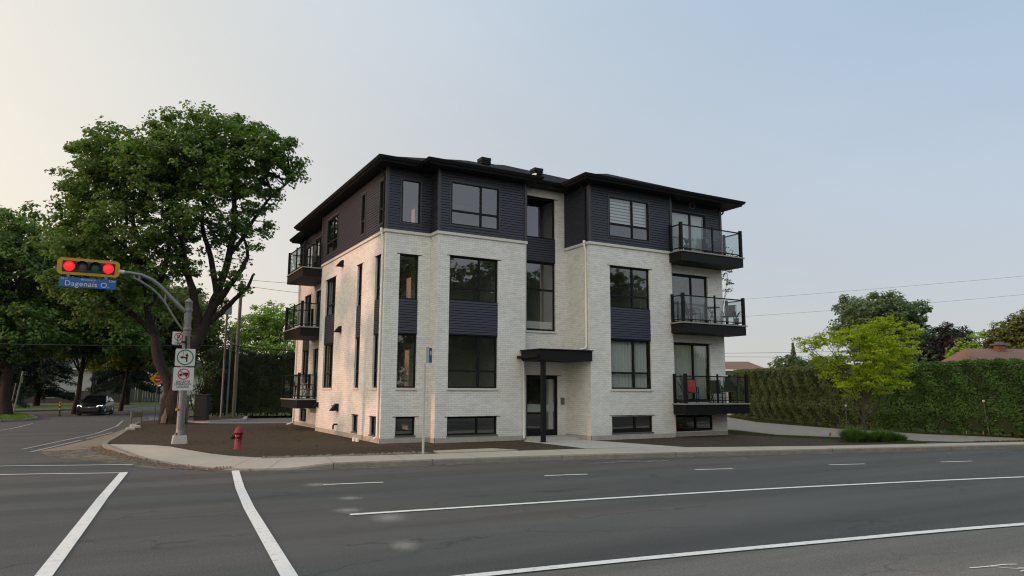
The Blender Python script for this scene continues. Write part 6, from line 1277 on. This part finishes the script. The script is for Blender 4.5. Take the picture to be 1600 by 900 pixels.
# trees across the boulevard, behind the photographer (they show in the window panes)
for i in range(10):
    x, y, hgt, s_ = -9+7.2*i, -41.5-(i*i)*.18-(i % 2)*1.5, (12.6 if i < 4 else 16.4)+(i % 3)*.5, i+1
    rn = random.Random(s_); cl = [(rn.uniform(-3.2, 3.2), z_*hgt-1.0, rn.uniform(1.9, 2.7)) for z_ in (.2, .25, .3, .42, .5, .55, .62, .72, .8, .9)]
    tree('roadside_tree', 'dark leafy roadside tree across the boulevard, mirrored in the window panes', x, y, cl, M['leaf_dark'], .3, hgt, 'trees across the boulevard', 'bark', .6, 6, .9, 15, 80+i, 1.1, 10, rot=0)
# trees west of the side street: their gaps let the low sun through onto the side wall
for i, (x, y, cl, lb) in enumerate(((-30, 8, [(1.8, 11.3, 1.35), (-1.2, 8.2, 1.15), (-.6, 9.9, .9), (.8, 9.4, .9), (2.4, 6.6, 1.0), (3.3, 9.8, .9)], 'tree west of the side street nearer the boulevard'), (-31, 15, [(-1.4, 11.2, 1.3), (.8, 8.8, 1.5), (-1.8, 13.2, 1.1), (2.4, 11, 1.8), (3, 7.6, 1.5)], 'tree west of the side street farther from the boulevard'))):
    tree('west_tree', lb, x, y, cl, M['leaf_dark'], .25, 9, 'trees west of the side street', 'bark', .35, 10, .6, 16, 90+i, 1.1, 10, rot=rad(90))

for i, (x, y) in enumerate(((-36, 3.2), (-37, -3.5), (-38, -10.5))):  # unseen tall trees added to keep the low sun off the hedge and road
    rn = random.Random(40+i); cl = [(rn.uniform(-2.2, 2.2), z_, rn.uniform(1.8, 2.6)) for z_ in (8, 9.5, 11, 12, 13, 13.8, 14.5, 15.2, 16, 17)]
    tree('west_tree', ('unseen tall tree added for shade at the west corner of the intersection', 'unseen tall tree added for shade on the boulevard west of the intersection', 'unseen tall tree added for shade farthest along the boulevard to the west')[i], x, y, cl, M['leaf_dark'], .3, 12, 'trees west of the side street', 'bark', .5, 8, .8, 18, 95+i, 1.1, 10, rot=rad(90))

# ------------------------------------------------------------------ houses and fence in the distance
def house(name, label, loc, rz, L_, W_, hw, hr, wallm, roofm, gable=False, inset=None, wins=(), over=.5, chimney=None, lower=None):
    t = thing(name, label, 'house', loc, rz); b = MB(); b.box(-L_/2, L_/2, -W_/2, W_/2, -.2, hw); b.build('wall', wallm, t)
    if lower: b = MB(); b.box(-L_/2-.02, L_/2+.02, -W_/2-.02, W_/2+.02, -.2, lower[0]); b.build('lower_wall', lower[1], t)
    x0, x1, y0, y1 = -L_/2-over, L_/2+over, -W_/2-over, W_/2+over; b = MB(); in_ = inset if inset is not None else (0 if gable else W_/2)
    v = [(x0, y0, hw), (x1, y0, hw), (x1, y1, hw), (x0, y1, hw), (x0+in_, 0, hw+hr), (x1-in_, 0, hw+hr)]; b.mesh(v, [(0, 1, 5, 4), (1, 2, 5), (2, 3, 4, 5), (3, 0, 4), (0, 3, 2, 1)]); rf = b.build('roof', roofm, t)
    if chimney: b = MB(); cx, cy, cz = chimney; b.box(cx-.3, cx+.3, cy-.3, cy+.3, cz-1.2, cz); ch = b.build('chimney', M['brickred'], rf); b = MB(); b.box(cx-.5, cx+.5, cy-.45, cy+.45, cz, cz+.14); b.box(cx-.25, cx+.25, cy-.2, cy+.2, cz+.14, cz+.3); b.build('chimney_cap', M['galvd'], ch)
    for (x, z, w_, h_) in wins:
        b = MB(); b.box(x-w_/2, x+w_/2, -W_/2-.05, -W_/2-.005, z, z+h_); f = b.build('window', M['white2'], t); b = MB(); b.box(x-w_/2+.08, x+w_/2-.08, -W_/2-.06, -W_/2-.045, z+.08, z+h_-.08); b.build('pane', M['carglass'], f)
    b = MB(); b.box(x0, x1, y0-.02, y0+.0, hw-.16, hw-.01); b.build('eave_board', M['white'], t)
    return t
house('brown_roofed_house', 'low house with a brown hip roof and chimney behind the right hedge', (62.3, 5.3, 0), -YAW, 20, 10, 3.3, 2.15, M['housebeige'], M['rooftile'], inset=1.6, chimney=(-6.4, -.5, 5.7))
house('gable_house', 'house with a brown roof beyond the far end of the hedge', (50.6, 35.3, 0), -YAW, 9.0, 8, 4.1, 1.0, M['housewhite'], M['rooftile'], inset=.6)
t = thing('green_shed', 'pale shed with a dark green striped awning behind the lower balcony', 'shed', (34.6, 17.2, 0), -YAW)
b = MB(); b.box(-2.2, .95, 0, 3, -.1, 2.5); b.build('wall', M['white2'], t)
for k in range(5): b = MB(); b.box(-2.3, 1.0, -.25-.0*k, -.02, 2.05+.25*k, 2.05+.25*k+(.24)); b.build('awning', M['awning'] if k % 2 == 0 else M['white2'], t)
b = MB(); b.box(-2.2, .9, -.08, -.01, 1.35, 2.0); b.build('sign_board', M['housebeige'], t)
house('bungalow', 'white bungalow with a brown brick side under the spruces', (-14.5, 86, 0), rad(2), 9, 9, 4.3, 1.5, M['housewhite'], M['roofgrey'], True, None, ((-2.6, 2.4, 1.8, 1.0), (.2, .6, 1.4, .8), (2.2, .6, 1.4, .8)), lower=(1.5, M['housebrick']))
house('brick_house', 'brown brick house next to the white bungalow', (-8.0, 88, 0), rad(2), 6, 8, 4.4, 1.4, M['housebrick'], M['roofgrey'], False, None, ((-.8, 2.2, 1.5, 1.2),))
house('grey_roofed_house', 'white house with a grey gable roof seen behind the truck sign', (1.4, 77, 0), rad(85), 8, 7, 3.6, 2.0, M['housewhite'], M['roofgrey'], True, None, ())
t = thing('board_fence', 'long grey board fence at the back of the far lawn', 'fence', (0, 0, 0)); b = MB(); x = -12.0; rn = random.Random(9)
while x < 1.0:
    yb = 84-(x+12)*.15; h_ = 2.15+rn.uniform(-.03, .03); b.box(x, x+.26, yb, yb+.03, 0, h_); x += .30
b.build('boards', M['fence'], t); b = MB(); b.poly([(-12, 84.05, .5), (1, 82.1, .5), (1, 82.1, .6), (-12, 84.05, .6)]); b.poly([(-12, 84.05, 1.7), (1, 82.1, 1.7), (1, 82.1, 1.8), (-12, 84.05, 1.8)]); b.build('fence_rail', M['fence'], t)
for i in range(6):
    x = -12+i*2.6; b = MB(); b.box(x-.07, x+.07, 84-(x+12)*.15-.08, 84-(x+12)*.15-.01, 0, 2.3); b.build('fence_post', M['fence'], t)
